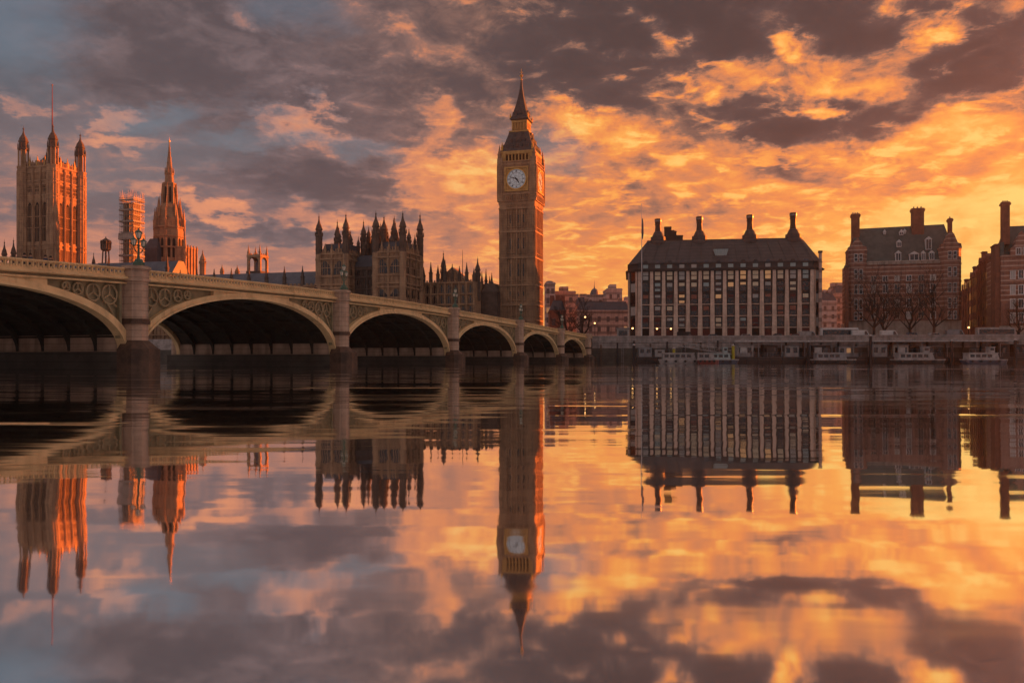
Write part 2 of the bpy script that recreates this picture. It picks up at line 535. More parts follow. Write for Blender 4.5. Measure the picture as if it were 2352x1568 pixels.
sy = h.m('ADD', h.m('MULTIPLY', h.m('SUBTRACT', ay, .5), amp), h.m('MULTIPLY', h.m('SUBTRACT', by_, .5), h.m('MULTIPLY', amp, .7)))
sy = h.m('SUBTRACT', h.m('MULTIPLY_ADD', lines, -.024, sy), .0015)
sx = h.m('MULTIPLY', h.m('SUBTRACT', ax, .5), h.m('MULTIPLY', amp, .5))
nn = h.vm('NORMALIZE', h.xyz(sx, sy, 1.0))
wm.node_tree.links.new(nn, b.inputs['Normal'])
b.inputs['Base Color'].default_value = (.86, .85, .83, 1)
b.inputs['Metallic'].default_value = 1.0
h.put(b.inputs['Roughness'], h.m('MULTIPLY_ADD', patch, .05, .034))
water = MB()
water.add([(-640, -60, 0), (640, -60, 0), (640, 430, 0), (-640, 430, 0)], [(0, 1, 2, 3)])
water.build('water', wm, None, kind='structure')

BANK = [(-640, 438), (-290, 342.6), (21.5, 256.5), (149, 241), (420, 212), (640, 195)]
gm = MB()
poly = BANK + [(640, 640), (-640, 640)]
gm.plan(poly, -1.0, GROUND)
gm.build('ground', M['ground'], None, kind='structure')
rd = MB()
rd.add([(27, 259.5, GROUND + .012), (149, 246.5, GROUND + .012), (420, 218, GROUND + .012), (422, 234, GROUND + .012), (151, 262, GROUND + .012), (29, 275, GROUND + .012)], [(0, 1, 2, 3, 4, 5)])
rd.build('road', M['asphalt'], None, kind='structure')


def along(pts, off_y0, off_y1, z0, z1, m):
    for (x0, y0), (x1, y1) in zip(pts, pts[1:]):
        a, c = Vector((x0, y0)), Vector((x1, y1))
        n = (c - a).normalized()
        n = Vector((-n.y, n.x))
        q0, q1, q2, q3 = a + n * off_y0, c + n * off_y0, c + n * off_y1, a + n * off_y1
        m.plan([tuple(q0), tuple(q1), tuple(q2), tuple(q3)], z0, z1)


def wall(name, label, pts):
    t = thing(name, label, 'wall', (pts[0][0], pts[0][1], 0))
    o = lambda L: [(x - pts[0][0], y - pts[0][1]) for x, y in L]
    m = MB(); along(o(pts), -.9, .0, -1, 6.3, m); m.build('wall_face', M['granite'], t)
    m = MB(); along(o(pts), -1.15, .25, 6.3, 6.7, m); along(o(pts), -.75, -.2, 6.7, 7.95, m); along(o(pts), -.9, -.05, 7.95, 8.25, m); m.build('parapet', M['granite'], t)
    m = MB(); along(o(pts), -1.2, -.9, -1, 3.1, m); along(o(pts), -1.02, -.9, 3.1, 4.6, m); m.build('tide_band', M['tide'], t)
    if name == 'river_wall':
        (x0, y0), (x1, y1) = o(pts)[0], o(pts)[1]
        for k in range(26):
            f_ = (k + .5) / 26
            m = MB(); cx_, cy_ = x0 + (x1 - x0) * f_, y0 + (y1 - y0) * f_ - 1.45
            m.box(cx_ - .2, cx_ + .2, cy_ - .2, cy_ + .25, -.5, 5.6 + (k * 7 % 5) * .3); m.build('fender_timber', M['black'] if k % 3 else M['footing'], t)
        for k in range(5):
            f_ = (k + .35) / 5
            m = MB(); cx_, cy_ = x0 + (x1 - x0) * f_, y0 + (y1 - y0) * f_ - 1.3
            for e in (-.28, .28): m.box(cx_ + e - .04, cx_ + e + .04, cy_ - .05, cy_ + .03, .2, 8.2)
            for r_ in range(20): m.box(cx_ - .28, cx_ + .28, cy_ - .04, cy_ + .02, .5 + r_ * .38, .56 + r_ * .38)
            m.build('ladder', M['grey'], t)
    return t


wall('river_wall', 'grey granite embankment wall behind the boats and pontoons', [(24, 256.2), (149, 241), (420, 212)])
wall('terrace_wall', 'dark river wall of the palace terrace beyond the bridge arches', [(-330, 353.6), (-290, 342.6), (-2, 263)])
# ------------------------------------------------------------------ the bridge
BX, BY = -36.0, 81.4
BC, BE = .3211, .947
BROT = math.atan2(BE, BC)


def bw(s, y):      # a point of the bridge (along, across) in the world
    return BX + BC * s - BE * y, BY + BE * s + BC * y


_kn = [(-70, 7.1), (-35, 8.3), (-15, 9.12), (0, 9.62), (20, 10.06), (38, 10.32), (58, 10.42), (77.6, 10.25), (96, 10.05), (115.6, 9.75), (135, 9.40), (150, 9.12), (180, 8.6), (200, 8.35), (230, 8.2)]


def zc(s):
    for k in range(len(_kn) - 1):
        if s <= _kn[k + 1][0] or k == len(_kn) - 2:
            (x0, z0), (x1, z1) = _kn[k], _kn[k + 1]
            sl = lambda i: (_kn[min(i + 1, len(_kn) - 1)][1] - _kn[max(i - 1, 0)][1]) / (_kn[min(i + 1, len(_kn) - 1)][0] - _kn[max(i - 1, 0)][0])
            t = (s - x0) / (x1 - x0); w = x1 - x0
            return (2 * t**3 - 3 * t**2 + 1) * z0 + (t**3 - 2 * t**2 + t) * w * sl(k) + (-2 * t**3 + 3 * t**2) * z1 + (t**3 - t**2) * w * sl(k + 1)


bridge = thing('arch_bridge', 'cream and green arched river bridge with pierced parapet and stone piers', 'bridge', (BX, BY, 0), BROT)
PIERS = [-64, -35, 0, 38, 77.6, 115.6, 150, 180]
WID = 26.0


def sweep(m, s0, s1, y0, y1, d0, d1, step=1.6):
    n = max(1, int((s1 - s0) / step))
    rings = []
    for k in range(n + 1):
        s = s0 + (s1 - s0) * k / n
        z = zc(s)
        rings.append([(s, y0, z - d1), (s, y1, z - d1), (s, y1, z - d0), (s, y0, z - d0)])
    m.loft(rings)


SPR = 1.8
for a, c in zip(PIERS[:-1], PIERS[1:]):
    s0, s1 = a + 1.1, c - 1.1
    mid, A = (s0 + s1) / 2, (s1 - s0) / 2
    B = zc(mid) - 2.05 - SPR
    slope = (zc(s1) - zc(s0)) / (s1 - s0)
    N = 40
    ell = lambda k, e=0.0, eb=0.0: (mid + (A + e) * math.cos(PI * k / N), SPR + (B + eb) * math.sin(PI * k / N) + slope * (A + e) * math.cos(PI * k / N) * math.sin(PI * k / N))
    inn = [ell(k) for k in range(N + 1)]

    def ring(e, eb, y0, y1, e0=0.0):
        m = MB()
        aa = [ell(k, e0, e0) for k in range(N + 1)]
        bb = [ell(k, e, eb) for k in range(N + 1)]
        for k in range(N):
            m.loft([[(aa[k][0], y0, aa[k][1]), (aa[k + 1][0], y0, aa[k + 1][1]), (bb[k + 1][0], y0, bb[k + 1][1]), (bb[k][0], y0, bb[k][1])],
                    [(aa[k][0], y1, aa[k][1]), (aa[k + 1][0], y1, aa[k + 1][1]), (bb[k + 1][0], y1, bb[k + 1][1]), (bb[k][0], y1, bb[k][1])]])
        return m
    m = ring(.95, .62, -.14, .7)
    ro = m.build('arch_ring', M['bridge'], bridge)
    m2 = ring(.22, .20, -.30, .72, -.03)
    m2.build('edge_moulding', M['bridge'], ro)
    # spandrel wall between ring and fascia
    outer = [ell(k, .80, .50) for k in range(N + 1)]
    m = MB()
    md2 = {-1: MB(), 1: MB()}
    for k in range(N):
        (xa, za), (xb, zb) = outer[k], outer[k + 1]
        xa, xb = min(max(xa, s0), s1), min(max(xb, s0), s1)
        if abs(xa - xb) < .02: continue
        ta, tb = zc(xa) - 1.36, zc(xb) - 1.36
        gapm = (ta + tb - za - zb) / 2
        deep = gapm > .75
        (md2[1 if xa > mid else -1] if deep else m).loft([[(xa, .42 if deep else .02, za), (xb, .42 if deep else .02, zb), (xb, .42 if deep else .02, tb), (xa, .42 if deep else .02, ta)],
                                  [(xa, .68, za), (xb, .68, zb), (xb, .68, tb), (xa, .68, ta)]])
    m.build('spandrel_plate', M['bridge'], bridge)
    for sg in (-1, 1):
        sp = md2[sg].build('spandrel_panel', M['bridge_green'], bridge)
        tr = MB()
        # upright strip against the pier and pierced tracery circles
        xs = mid + sg * (A - .42)
        st_ = MB(); st_.box(xs - .14, xs + .14, -.02, .5, SPR + 1.2, zc(xs) - 1.5); st_.build('upright_strip', M['bridge_green'], bridge)
        xc = mid + sg * (A - 1.55); rr = .95
        for rep in range(4):
            kk = max(-1, min(1, (xc - mid) / (A + .85)))
            zlow = SPR + (B + .55) * math.sqrt(max(0, 1 - kk * kk)) + slope * (xc - mid) * math.sqrt(max(0, 1 - kk * kk))
            top = zc(xc) - 1.62
            rr = (top - zlow) * .40
            if rr < .18: break
            if rr > .9: rr = .9
            cz = top - rr - .04
            for i in range(14):
                a0, a1 = 2 * PI * i / 14, 2 * PI * (i + 1) / 14
                tr.tube((xc + rr * math.cos(a0), .22, cz + rr * math.sin(a0)), (xc + rr * math.cos(a1), .22, cz + rr * math.sin(a1)), .10, n=5)
            for i in range(3):
                a0 = PI / 2 + 2 * PI * i / 3
                tr.tube((xc, .22, cz), (xc + rr * math.cos(a0), .22, cz + rr * math.sin(a0)), .08, n=5)
            if rep == 0:
                tr.tube((xc - sg * .2, .22, cz - rr), (xc + sg * .9, .22, cz - rr - 1.6), .09, n=5)
                tr.tube((xc + sg * .4, .22, cz - rr * .9), (xc + sg * .9, .22, cz - rr - .2), .08, n=5)
            xc -= sg * (rr * 1.75 + .35)
        tr.build('tracery', M['tracery'], sp)
    # underside: plates and ribs
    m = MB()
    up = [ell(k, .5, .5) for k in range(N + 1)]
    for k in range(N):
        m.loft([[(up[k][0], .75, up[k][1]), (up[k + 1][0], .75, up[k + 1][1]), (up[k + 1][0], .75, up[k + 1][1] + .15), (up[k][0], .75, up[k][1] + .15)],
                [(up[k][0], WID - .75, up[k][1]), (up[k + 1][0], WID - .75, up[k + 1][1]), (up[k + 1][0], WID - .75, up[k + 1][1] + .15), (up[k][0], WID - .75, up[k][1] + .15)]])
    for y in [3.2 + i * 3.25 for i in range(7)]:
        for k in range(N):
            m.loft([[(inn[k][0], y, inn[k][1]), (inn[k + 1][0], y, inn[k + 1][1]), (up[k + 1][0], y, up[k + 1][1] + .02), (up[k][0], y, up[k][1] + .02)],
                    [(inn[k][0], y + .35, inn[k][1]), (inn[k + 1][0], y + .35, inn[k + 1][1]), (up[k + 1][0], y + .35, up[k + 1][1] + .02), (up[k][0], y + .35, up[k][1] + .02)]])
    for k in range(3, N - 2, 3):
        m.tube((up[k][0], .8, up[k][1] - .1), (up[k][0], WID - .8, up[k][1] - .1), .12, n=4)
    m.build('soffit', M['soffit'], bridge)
    # the face on the other side
    m = MB()
    for k in range(N):
        (xa, za), (xb, zb) = inn[k], inn[k + 1]
        m.loft([[(xa, WID - .6, za), (xb, WID - .6, zb), (xb, WID - .6, zc(xb) - 1.1), (xa, WID - .6, zc(xa) - 1.1)], [(xa, WID, za), (xb, WID, zb), (xb, WID, zc(xb) - 1.1), (xa, WID, zc(xa) - 1.1)]])
    m.build('far_face', M['bridge'], bridge)

E0, E1 = -64, 205
m = MB(); sweep(m, E0, E1, -.42, .30, .80, .93); sweep(m, E0, E1, -.55, .30, .93, 1.06); sweep(m, E0, E1, -.36, .30, 1.06, 1.13); m.build('cornice', M['bridge'], bridge)
m = MB(); sweep(m, E0, E1, .04, .5, 1.13, 1.36); m.build('frieze', M['bridge_green'], bridge)
m = MB(); sweep(m, E0, E1, -.20, .5, 1.36, 1.50); m.build('fascia', M['bridge'], bridge)
m = MB(); sweep(m, E0, E1, .3, WID - .3, 1.12, 1.34); m.build('deck', M['asphalt'], bridge)
for yy in (0.0, WID):
    m = MB()
    sweep(m, E0, E1, yy - .20, yy + .20, 0, .13)
    sweep(m, E0, E1, yy - .15, yy + .15, .66, .80)
    s = E0 + .3
    while s < E1:
        z = zc(s)
        m.box(s - .07, s + .07, yy - .10, yy + .10, z - .68, z - .12)
        m.rect(s + .26, yy, [(z - .70, .22, .06), (z - .55, .06, .06), (z - .45, .05, .05)])
        m.rect(s + .26, yy, [(z - .12, .22, .06), (z - .24, .09, .06)])
        s += .52
    m.build('parapet', M['bridge'], bridge)

OCT = lambda w, d, k=.45: [(-w, .3), (-w, -d * (1 - k)), (-w * k, -d), (w * k, -d), (w, -d * (1 - k)), (w, .3)]
for i, s in enumerate(PIERS):
    z = zc(s)
    pp = bpy.data.objects.new('pier', None); C.objects.link(pp); pp.parent = bridge; pp.location = (s, 0, 0)
    wide = 1.1
    deep_end = 0
    m = MB(); m.box(-wide, wide, .3, WID - .3, -.5, z - 1.36); m.plan(OCT(.98, 1.45), SPR - .2, z - 1.25)
    if i in (0, len(PIERS) - 1):
        sg = -1 if i == 0 else 1
        m.box(min(sg * 1.05, sg * 26), max(sg * 1.05, sg * 26), .05, WID - .05, -.5, z - 1.40 - (.4 if sg > 0 else 2.2))
    m.build('shaft', M['pier'], pp)
    m = MB(); m.plan(OCT(1.16, 1.63), z - 1.25, z - 1.05); m.plan(OCT(1.05, 1.52), z - 1.05, z - .12); m.plan(OCT(1.22, 1.70), z - .12, z + .10); m.plan(OCT(1.08, 1.55), z + .10, z + .2)
    m.build('cap', M['pier'], pp)
    m = MB(); m.plan(OCT(1.16, 1.63), 4.35, 4.62); m.plan(OCT(1.08, 1.55), 4.62, 4.84); m.build('collar', M['footing'], pp)
    m = MB()
    m.loft([[(x, y, 2.0) for x, y in OCT(1.62, 2.45)], [(x, y, 2.8) for x, y in OCT(1.0, 1.48)]])
    m.plan(OCT(1.70, 2.55), -.6, 2.0)
    fo = m.build('footing', M['footing'], pp)
    m = MB(); m.box(-1.35, 1.35, .32, WID + 1.5, -.6, 1.75); m.build('wet_plinth', M['tide'], pp)
    m = MB(); m.plan([(x, WID - y) for x, y in OCT(.98, 1.45)][::-1], 0, z - .1); m.build('rear_shaft', M['pier'], pp)

# lamps on the piers
def lantern(m_g, m_f, x, y, z, k=1.0):
    m_g.lathe(x, y, [(z, .14 * k), (z + .46 * k, .27 * k)], 6)
    m_f.lathe(x, y, [(z - .16 * k, .03), (z - .06 * k, .16 * k), (z - .005, .16 * k)], 6)
    for i in range(6):
        a_ = PI / 6 + i * PI / 3
        m_f.tube((x + .155 * k * math.cos(a_), y + .155 * k * math.sin(a_), z - .02), (x + .29 * k * math.cos(a_), y + .29 * k * math.sin(a_), z + .48 * k), .02, n=4)
    m_f.lathe(x, y, [(z + .465 * k, .33 * k), (z + .52 * k, .30 * k), (z + .66 * k, .10 * k), (z + .74 * k, .05 * k), (z + .88 * k, .01)], 6)


def bridge_lamp(s, y, label):
    wx, wy = bw(s, y)
    t = thing('street_lamp', label, 'street lamp', (wx, wy, zc(s) + .2), BROT, 'lamps along the bridge piers')
    m = MB(); m.lathe(0, 0, [(0, .55), (.35, .55), (.42, .42), (.62, .36), (.68, .28)], 8); m.build('pedestal', M['lampgreen'], t)
    m = MB(); m.lathe(0, 0, [(.68, .16), (1.0, .11), (1.9, .09), (1.95, .16), (2.02, .16), (2.05, .08), (2.5, .07)], 8)
    for sg in (-1, 1):
        pts = [(0, 1.25), (.28 * sg, 1.32), (.52 * sg, 1.52), (.62 * sg, 1.78)]
        for (a, b_), (c_, d_) in zip(pts, pts[1:]): m.tube((a, 0, b_), (c_, 0, d_), .055)
        m.tube((0, 0, 1.75), (.45 * sg, 0, 1.6), .035)
    m.build('pole', M['lampgreen'], t)
    for lx, lz, k in ((-.62, 1.95, 1.0), (.62, 1.95, 1.0), (0, 2.66, 1.15)):
        a, b_ = MB(), MB()
        lantern(a, b_, lx, 0, lz, k)
        lo = a.build('lantern', M['lampglass'], t)
        b_.build('lantern_frame', M['lampgreen'], lo)
    return t


for s, y, l in ((0, -.7, 'triple lantern lamp on the large nearest bridge pier, before the scaffolded tower'),
                (38, -.9, 'triple lantern lamp on the second bridge pier, before the turreted palace block'),
                (77.6, -.9, 'small triple lantern lamp on the third bridge pier'),
                (115.6, -.9, 'tiny triple lantern lamp on the bridge pier below the clock tower'),
                (150, -.9, 'tiny triple lantern lamp on the farthest river pier of the bridge')):
    bridge_lamp(s, y, l)

# people on the footway
skinm = bpy.data.materials.new('walker_clothes')


def clothes(name, coat, trousers):
    m = material(name, coat, tuple(x * .8 for x in coat), 3)
    h = NG(m.node_tree)
    b = m.node_tree.nodes['Principled BSDF']
    co = m.node_tree.nodes.new('ShaderNodeTexCoord').outputs['Object']
    x, y, z = h.sep(co)
    old = b.inputs['Base Color'].links[0].from_socket
    c = h.mix(h.m('GREATER_THAN', z, .86), tuple(trousers) + (1,), old)
    c = h.mix(h.m('GREATER_THAN', z, 1.46), c, (.42, .26, .19, 1))
    h.put(b.inputs['Base Color'], c)
    return m


def person(s, y, face, label, coat, step, seed):
    wx, wy = bw(s, y)
    t = thing('person', label, 'person', (wx, wy, zc(s) - 1.12), BROT + face, 'people walking over the bridge')
    V = [(0, 0, .95), (0, 0, 1.15), (0, 0, 1.36), (0, 0, 1.48), (.01, 0, 1.58), (.01, 0, 1.68)]
    Rr = [.15, .14, .17, .06, .095, .07]
    Ed = [(0, 1), (1, 2), (2, 3), (3, 4), (4, 5)]
    for sg in (-1, 1):
        o = len(V)
        V += [(step * .05 * sg, .10 * sg, .86), (step * .20 * sg + .03, .10 * sg, .48), (step * .36 * sg - .02, .10 * sg, .07), (step * .36 * sg + .12, .10 * sg, .04)]
        Rr += [.095, .065, .048, .04]
        Ed += [(0, o), (o, o + 1), (o + 1, o + 2), (o + 2, o + 3)]
        o = len(V)
        V += [(0, .19 * sg, 1.38), (-step * .12 * sg, .25 * sg, 1.12), (-step * .20 * sg + .06, .24 * sg, .88), (-step * .24 * sg + .09, .23 * sg, .79)]
        Rr += [.068, .052, .038, .036]
        Ed += [(2, o), (o, o + 1), (o + 1, o + 2), (o + 2, o + 3)]
    me = bpy.data.meshes.new('body')
    me.from_pydata(V, Ed, [])
    ob = bpy.data.objects.new('body', me)
    C.objects.link(ob); ob.parent = t
    md = ob.modifiers.new('skin', 'SKIN')
    for k, v in enumerate(me.skin_vertices[0].data):
        v.radius = (Rr[k], Rr[k])
        v.use_root = (k == 0)
    md.use_smooth_shade = True
    ob.modifiers.new('subsurf', 'SUBSURF').render_levels = 1
    me.materials.append(clothes('walker_clothes', coat, (.03, .03, .04)))
    m = MB(); m.lathe(-.005, 0, [(1.60, .105), (1.68, .108), (1.74, .085), (1.775, .03)], 10); m.build('hair', M['bark'], t, True)
    return t


def s_at(px, y):
    t = (px - 1176) / F
    x0, y0 = bw(0, y)
    return (t * y0 - x0) / (BC - t * BE)


person(s_at(56, 1.6), 1.6, 0, 'person in a dark coat at the far left of the bridge', (.03, .03, .035), 1.0, 1)
person(s_at(70, 1.3), 1.3, 0, 'person in a grey jacket walking just behind the dark coated leftmost walker', (.10, .10, .11), -1.0, 2)
person(s_at(104, 1.5), 1.5, PI, 'person in a blue jacket in front of the large square tower', (.04, .05, .10), .8, 3)
person(s_at(116, 1.9), 1.9, PI, 'person in a brown coat beside the blue jacketed walker', (.10, .05, .03), -.8, 4)
person(s_at(725, 1.3), 1.3, PI, 'person in black left of the turreted palace block, alone on the bridge', (.015, .015, .018), .9, 5)
person(s_at(960, 1.4), 1.4, 0, 'person in a dark jacket below the right end of the turreted palace block', (.03, .025, .03), 1.0, 6)
person(s_at(996, 1.4), 1.4, 0, 'person in olive coat first of a pair near the third pier', (.06, .06, .035), -.9, 7)
person(s_at(1003, 2.0), 2.0, 0, 'person in black coat second of a pair near the third pier', (.02, .02, .02), .7, 8)
# ------------------------------------------------------------------ clock tower
TX, TY = X(1197.5, 310), 310.0
tower = thing('clock_tower', 'tall gothic clock tower with pointed iron roof and sunlit right side', 'clock tower', (TX, TY, GROUND), PAL)
tz = lambda py: Z(py, TY - 6) - GROUND
TH = 6.0
m = MB(); m.box(-TH, TH, -TH, TH, -1, tz(470))
z_str = [tz(735), tz(700), tz(655), tz(592), tz(532), tz(478)]
for k in 'ENWS':
    m.T = side(k, TH)
    for c in (-1, 1):
        m.box(c * 5.15 - .95, c * 5.15 + .95, 0, .5, -1, tz(470))
        for e in (-.62, 0, .62): m.box(c * 5.15 + e - .09, c * 5.15 + e + .09, .5, .68, 2, tz(476))
    for i, u in enumerate((-3.9, -2.95, -1.97, -.98, 0, .98, 1.97, 2.95, 3.9)):
        w = .2 if i % 2 == 0 else .11
        m.box(u - w, u + w, 0, .6 if i % 2 == 0 else .36, 0, tz(472))
    for z in z_str:
        m.box(-6.3, 6.3, 0, .74, z - .28, z + .28)
        m.box(-6.3, 6.3, 0, .6, z + 1.5, z + 1.7)
        for u in (-3.4, -2.45, -1.47, -.5, .5, 1.47, 2.45, 3.4): m.arch(u - .36, u + .36, z + .28, z + 1.45, 0, .2)
m.T = None
m.build('shaft', M['stone'], tower)
for k in 'EN':
    for a, c in zip(z_str[:-1], z_str[1:]):
        for u in (-2.45, -.5, .5, 2.45):
            if u in (-.5,): continue
            w = MB(side(k, TH)); w.arch(u - .2, u + .2, a + 3.2, c - 2.2, .02, .1); w.build('window', M['window'], tower)
# clock stage
CH = 6.75
m = MB()
m.rect(0, 0, [(tz(474), TH + .3, TH + .3), (tz(468), CH - .1, CH - .1), (tz(462), CH - .1, CH - .1), (tz(460), CH, CH), (tz(371), CH, CH)])
for k in 'ENWS':
    m.T = side(k, CH)
    for z in (tz(461), tz(446), tz(378), tz(371)): m.box(-CH - .25, CH + .25, 0, .35, z - .2, z + .2)
    for c in (-1, 1):
        m.box(c * 5.9 - .8, c * 5.9 + .8, 0, .4, tz(462), tz(362))
        for e in (-.5, 0, .5): m.box(c * 5.9 + e - .1, c * 5.9 + e + .1, .4, .55, tz(455), tz(380))
    for i in range(13):
        u = -4.8 + i * .8
        m.box(u - .13, u + .13, 0, .5, tz(460), tz(448))
m.T = None
m.build('clock_stage', M['stone'], tower)
DR = 3.45
ROMAN = ['XII', 'I', 'II', 'III', 'IIII', 'V', 'VI', 'VII', 'VIII', 'IX', 'X', 'XI']
for k in 'ENWS':
    cz = tz(412)
    S = side(k, CH)
    m = MB(S)
    fr = 4.35
    for (a, b_, c_, d_) in ((-fr, fr, cz + fr - .55, cz + fr), (-fr, fr, cz - fr, cz - fr + .55), (-fr, -fr + .55, cz - fr + .55, cz + fr - .55), (fr - .55, fr, cz - fr + .55, cz + fr - .55)):
        m.box(a, b_, .02, .50, c_, d_)
    m.box(-fr + .55, fr - .55, .02, .10, cz - fr + .55, cz + fr - .55)
    # corner leafwork
    for sx_ in (-1, 1):
        for sz_ in (-1, 1): m.ext([(sx_ * 3.7, cz + sz_ * 3.7), (sx_ * 3.7, cz + sz_ * 2.3), (sx_ * 2.9, cz + sz_ * 2.9), (sx_ * 2.3, cz + sz_ * 3.7)], .10, .26)
    cf = m.build('clock_face', M['stone_gold'], tower)
    circ = lambda r, n=40: [(r * math.sin(2 * PI * i / n), cz + r * math.cos(2 * PI * i / n)) for i in range(n)]
    m = MB(S); m.ext(circ(DR), .12, .24); m.build('dial', M['dial'], cf)
    m = MB(S)
    def band(r0, r1, o0, o1, n=40):
        for i in range(n):
            a, b_ = 2 * PI * i / n, 2 * PI * (i + 1) / n
            m.ext([(r0 * math.sin(a), cz + r0 * math.cos(a)), (r1 * math.sin(a), cz + r1 * math.cos(a)), (r1 * math.sin(b_), cz + r1 * math.cos(b_)), (r0 * math.sin(b_), cz + r0 * math.cos(b_))], o0, o1)
    band(DR, DR + .32, .12, .44); m.build('rim', M['gold'], cf)
    m = MB(S); band(2.22, 2.30, .24, .29); band(3.18, 3.26, .24, .29); band(1.0, 1.06, .24, .28, 20)
    for i in range(12):
        a = 2 * PI * i / 12
        m.ext([(1.06 * math.sin(a - .02), cz + 1.06 * math.cos(a - .02)), (1.06 * math.sin(a + .02), cz + 1.06 * math.cos(a + .02)), (2.22 * math.sin(a + .01), cz + 2.22 * math.cos(a + .01)), (2.22 * math.sin(a - .01), cz + 2.22 * math.cos(a - .01))], .24, .27)
        # numerals
        txt = ROMAN[i]
        ws = {'I': .15, 'V': .30, 'X': .30}
        tot = sum(ws[c] for c in txt)
        x0 = -tot / 2
        loc = lambda u, v: ((2.74 + v) * math.sin(a) + u * math.cos(a), cz + (2.74 + v) * math.cos(a) - u * math.sin(a))
        def stroke(u0, v0, u1, v1, t=.045):
            L = math.hypot(u1 - u0, v1 - v0); nx, ny = -(v1 - v0) / L * t, (u1 - u0) / L * t
            m.ext([loc(u0 + nx, v0 + ny), loc(u1 + nx, v1 + ny), loc(u1 - nx, v1 - ny), loc(u0 - nx, v0 - ny)], .24, .29)
        for c in txt:
            w_ = ws[c]; q0, q1 = x0 + .02, x0 + w_ - .02; qm = (q0 + q1) / 2
            if c == 'I': stroke(qm, -.3, qm, .3)
            if c == 'V': stroke(q0, .3, qm, -.3); stroke(q1, .3, qm, -.3)
            if c == 'X': stroke(q0, .3, q1, -.3); stroke(q1, .3, q0, -.3)
            x0 += w_
    m.build('numerals', M['black'], cf)
    for nm, ang, L, wd in (('hour_hand', 144, 2.0, .26), ('minute_hand', 288, 3.0, .17)):
        a = R(ang); m = MB(S)
        P = lambda r, u: (r * math.sin(a) + u * math.cos(a), cz + r * math.cos(a) - u * math.sin(a))
        m.ext([P(-.7, wd * .6), P(0, wd), P(L * .8, wd * .55), P(L, 0), P(L * .8, -wd * .55), P(0, -wd), P(-.7, -wd * .6)], .33, .40)
        m.build(nm, M['black'], cf)
# belfry
BH = 6.25
m = MB(); m.box(-BH + .6, BH - .6, -BH + .6, BH - .6, tz(371), tz(347)); m.box(-BH - .1, BH + .1, -BH - .1, BH + .1, tz(350), tz(346)); m.box(-BH - .1, BH + .1, -BH - .1, BH + .1, tz(371) + .01, tz(368))
for k in 'ENWS':
    m.T = side(k, BH)
    m.box(-BH, -4.3, -.5, 0, tz(371), tz(347)); m.box(4.3, BH, -.5, 0, tz(371), tz(347))
    for i in range(8):
        u = -4.3 + i * 8.6 / 7
        m.box(u - .2, u + .2, -.5, .12, tz(369), tz(349))
    m.box(-4.3, 4.3, -.5, .05, tz(353), tz(349))
m.T = None
bel = m.build('belfry', M['stone_gold'], tower)
for k in 'EN':
    for i in range(7):
        u = -4.3 + (i + .5) * 8.6 / 7
        w = MB(side(k, BH)); w.arch(u - .45, u + .45, tz(368), tz(353.2), -.56, -.5); w.build('opening', M['void'], bel)
for sx_ in (-1, 1):
    for sy_ in (-1, 1):
        m = MB(); pinnacle(m, sx_ * 6.35, sy_ * 6.35, tz(371), tz(330) - tz(371), .55); m.build('pinnacle', M['stone'], tower)
        m = MB(); pinnacle(m, sx_ * 5.6, sy_ * 5.6, tz(347), tz(322) - tz(347), .34); m.build('pinnacle', M['gold'], tower)
m = MB(); m.rect(0, 0, [(tz(346), 6.1, 6.1), (tz(340), 5.7, 5.7), (tz(325), 4.85, 4.85), (tz(310), 4.1, 4.1), (tz(298), 3.55, 3.55)])
m.rect(0, 0, [(tz(347.5), 6.35, 6.35), (tz(344), 6.2, 6.2)])
roof = m.build('lower_roof', M['iron'], tower)
for k in 'ENWS':
    for row, us in ((336, (-3.6, -1.8, 0, 1.8, 3.6)), (322, (-2.4, -.8, .8, 2.4)), (308, (-1.3, 1.3))):
        for u in us:
            half = 6.1 - (346 - row) / 48 * 2.55
            m = MB(side(k, half - .55)); m.ext([(u - .38, tz(row)), (u + .38, tz(row)), (u + .38, tz(row) + .8), (u, tz(row) + 1.5), (u - .38, tz(row) + .8)], -.3, .75)
            m.build('dormer', M['iron'], roof)
LH = 2.75
m = MB(); m.box(-LH + .5, LH - .5, -LH + .5, LH - .5, tz(298), tz(269)); m.box(-3.7, 3.7, -3.7, 3.7, tz(298.5), tz(295))
for k in 'ENWS':
    m.T = side(k, LH)
    for i in range(6):
        u = -LH + .15 + i * (2 * LH - .3) / 5
        m.box(u - .2, u + .2, -.45, .1, tz(295), tz(270))
    m.box(-LH - .1, LH + .1, -.45, .14, tz(275), tz(270))
    m.box(-LH - .1, LH + .1, -.45, .10, tz(290), tz(288))
m.T = None
m.build('lantern_stage', M['stone_gold'], tower)
m = MB(); m.rect(0, 0, [(tz(270), 3.0, 3.0), (tz(268), 3.45, 3.45), (tz(265), 3.45, 3.45), (tz(263), 3.0, 3.0), (tz(250), 2.35, 2.35), (tz(235), 1.75, 1.75), (tz(220), 1.22, 1.22), (tz(205), .78, .78), (tz(190), .46, .46), (tz(172), .2, .2)])
for k in 'ENWS':
    m.T = side(k, 2.5)
    for u, pz in ((0, 256), (-1.1, 256), (1.1, 256)): m.ext([(u - .3, tz(pz)), (u + .3, tz(pz)), (u + .3, tz(pz) + .7), (u, tz(pz) + 1.5), (u - .3, tz(pz) + .7)], -.6, .4)
m.T = None
m.build('spire', M['iron'], tower)
m = MB(); m.lathe(0, 0, [(tz(173), .2), (tz(170), .42), (tz(168), .2), (tz(165), .14), (tz(163), .5), (tz(160), .5), (tz(158), .12), (tz(145), .05)], 8); m.box(-.55, .55, -.06, .06, tz(154), tz(153))
for a in range(4): m.tube((0, 0, tz(164)), (.8 * math.cos(a * PI / 2), .8 * math.sin(a * PI / 2), tz(160)), .06, n=4)
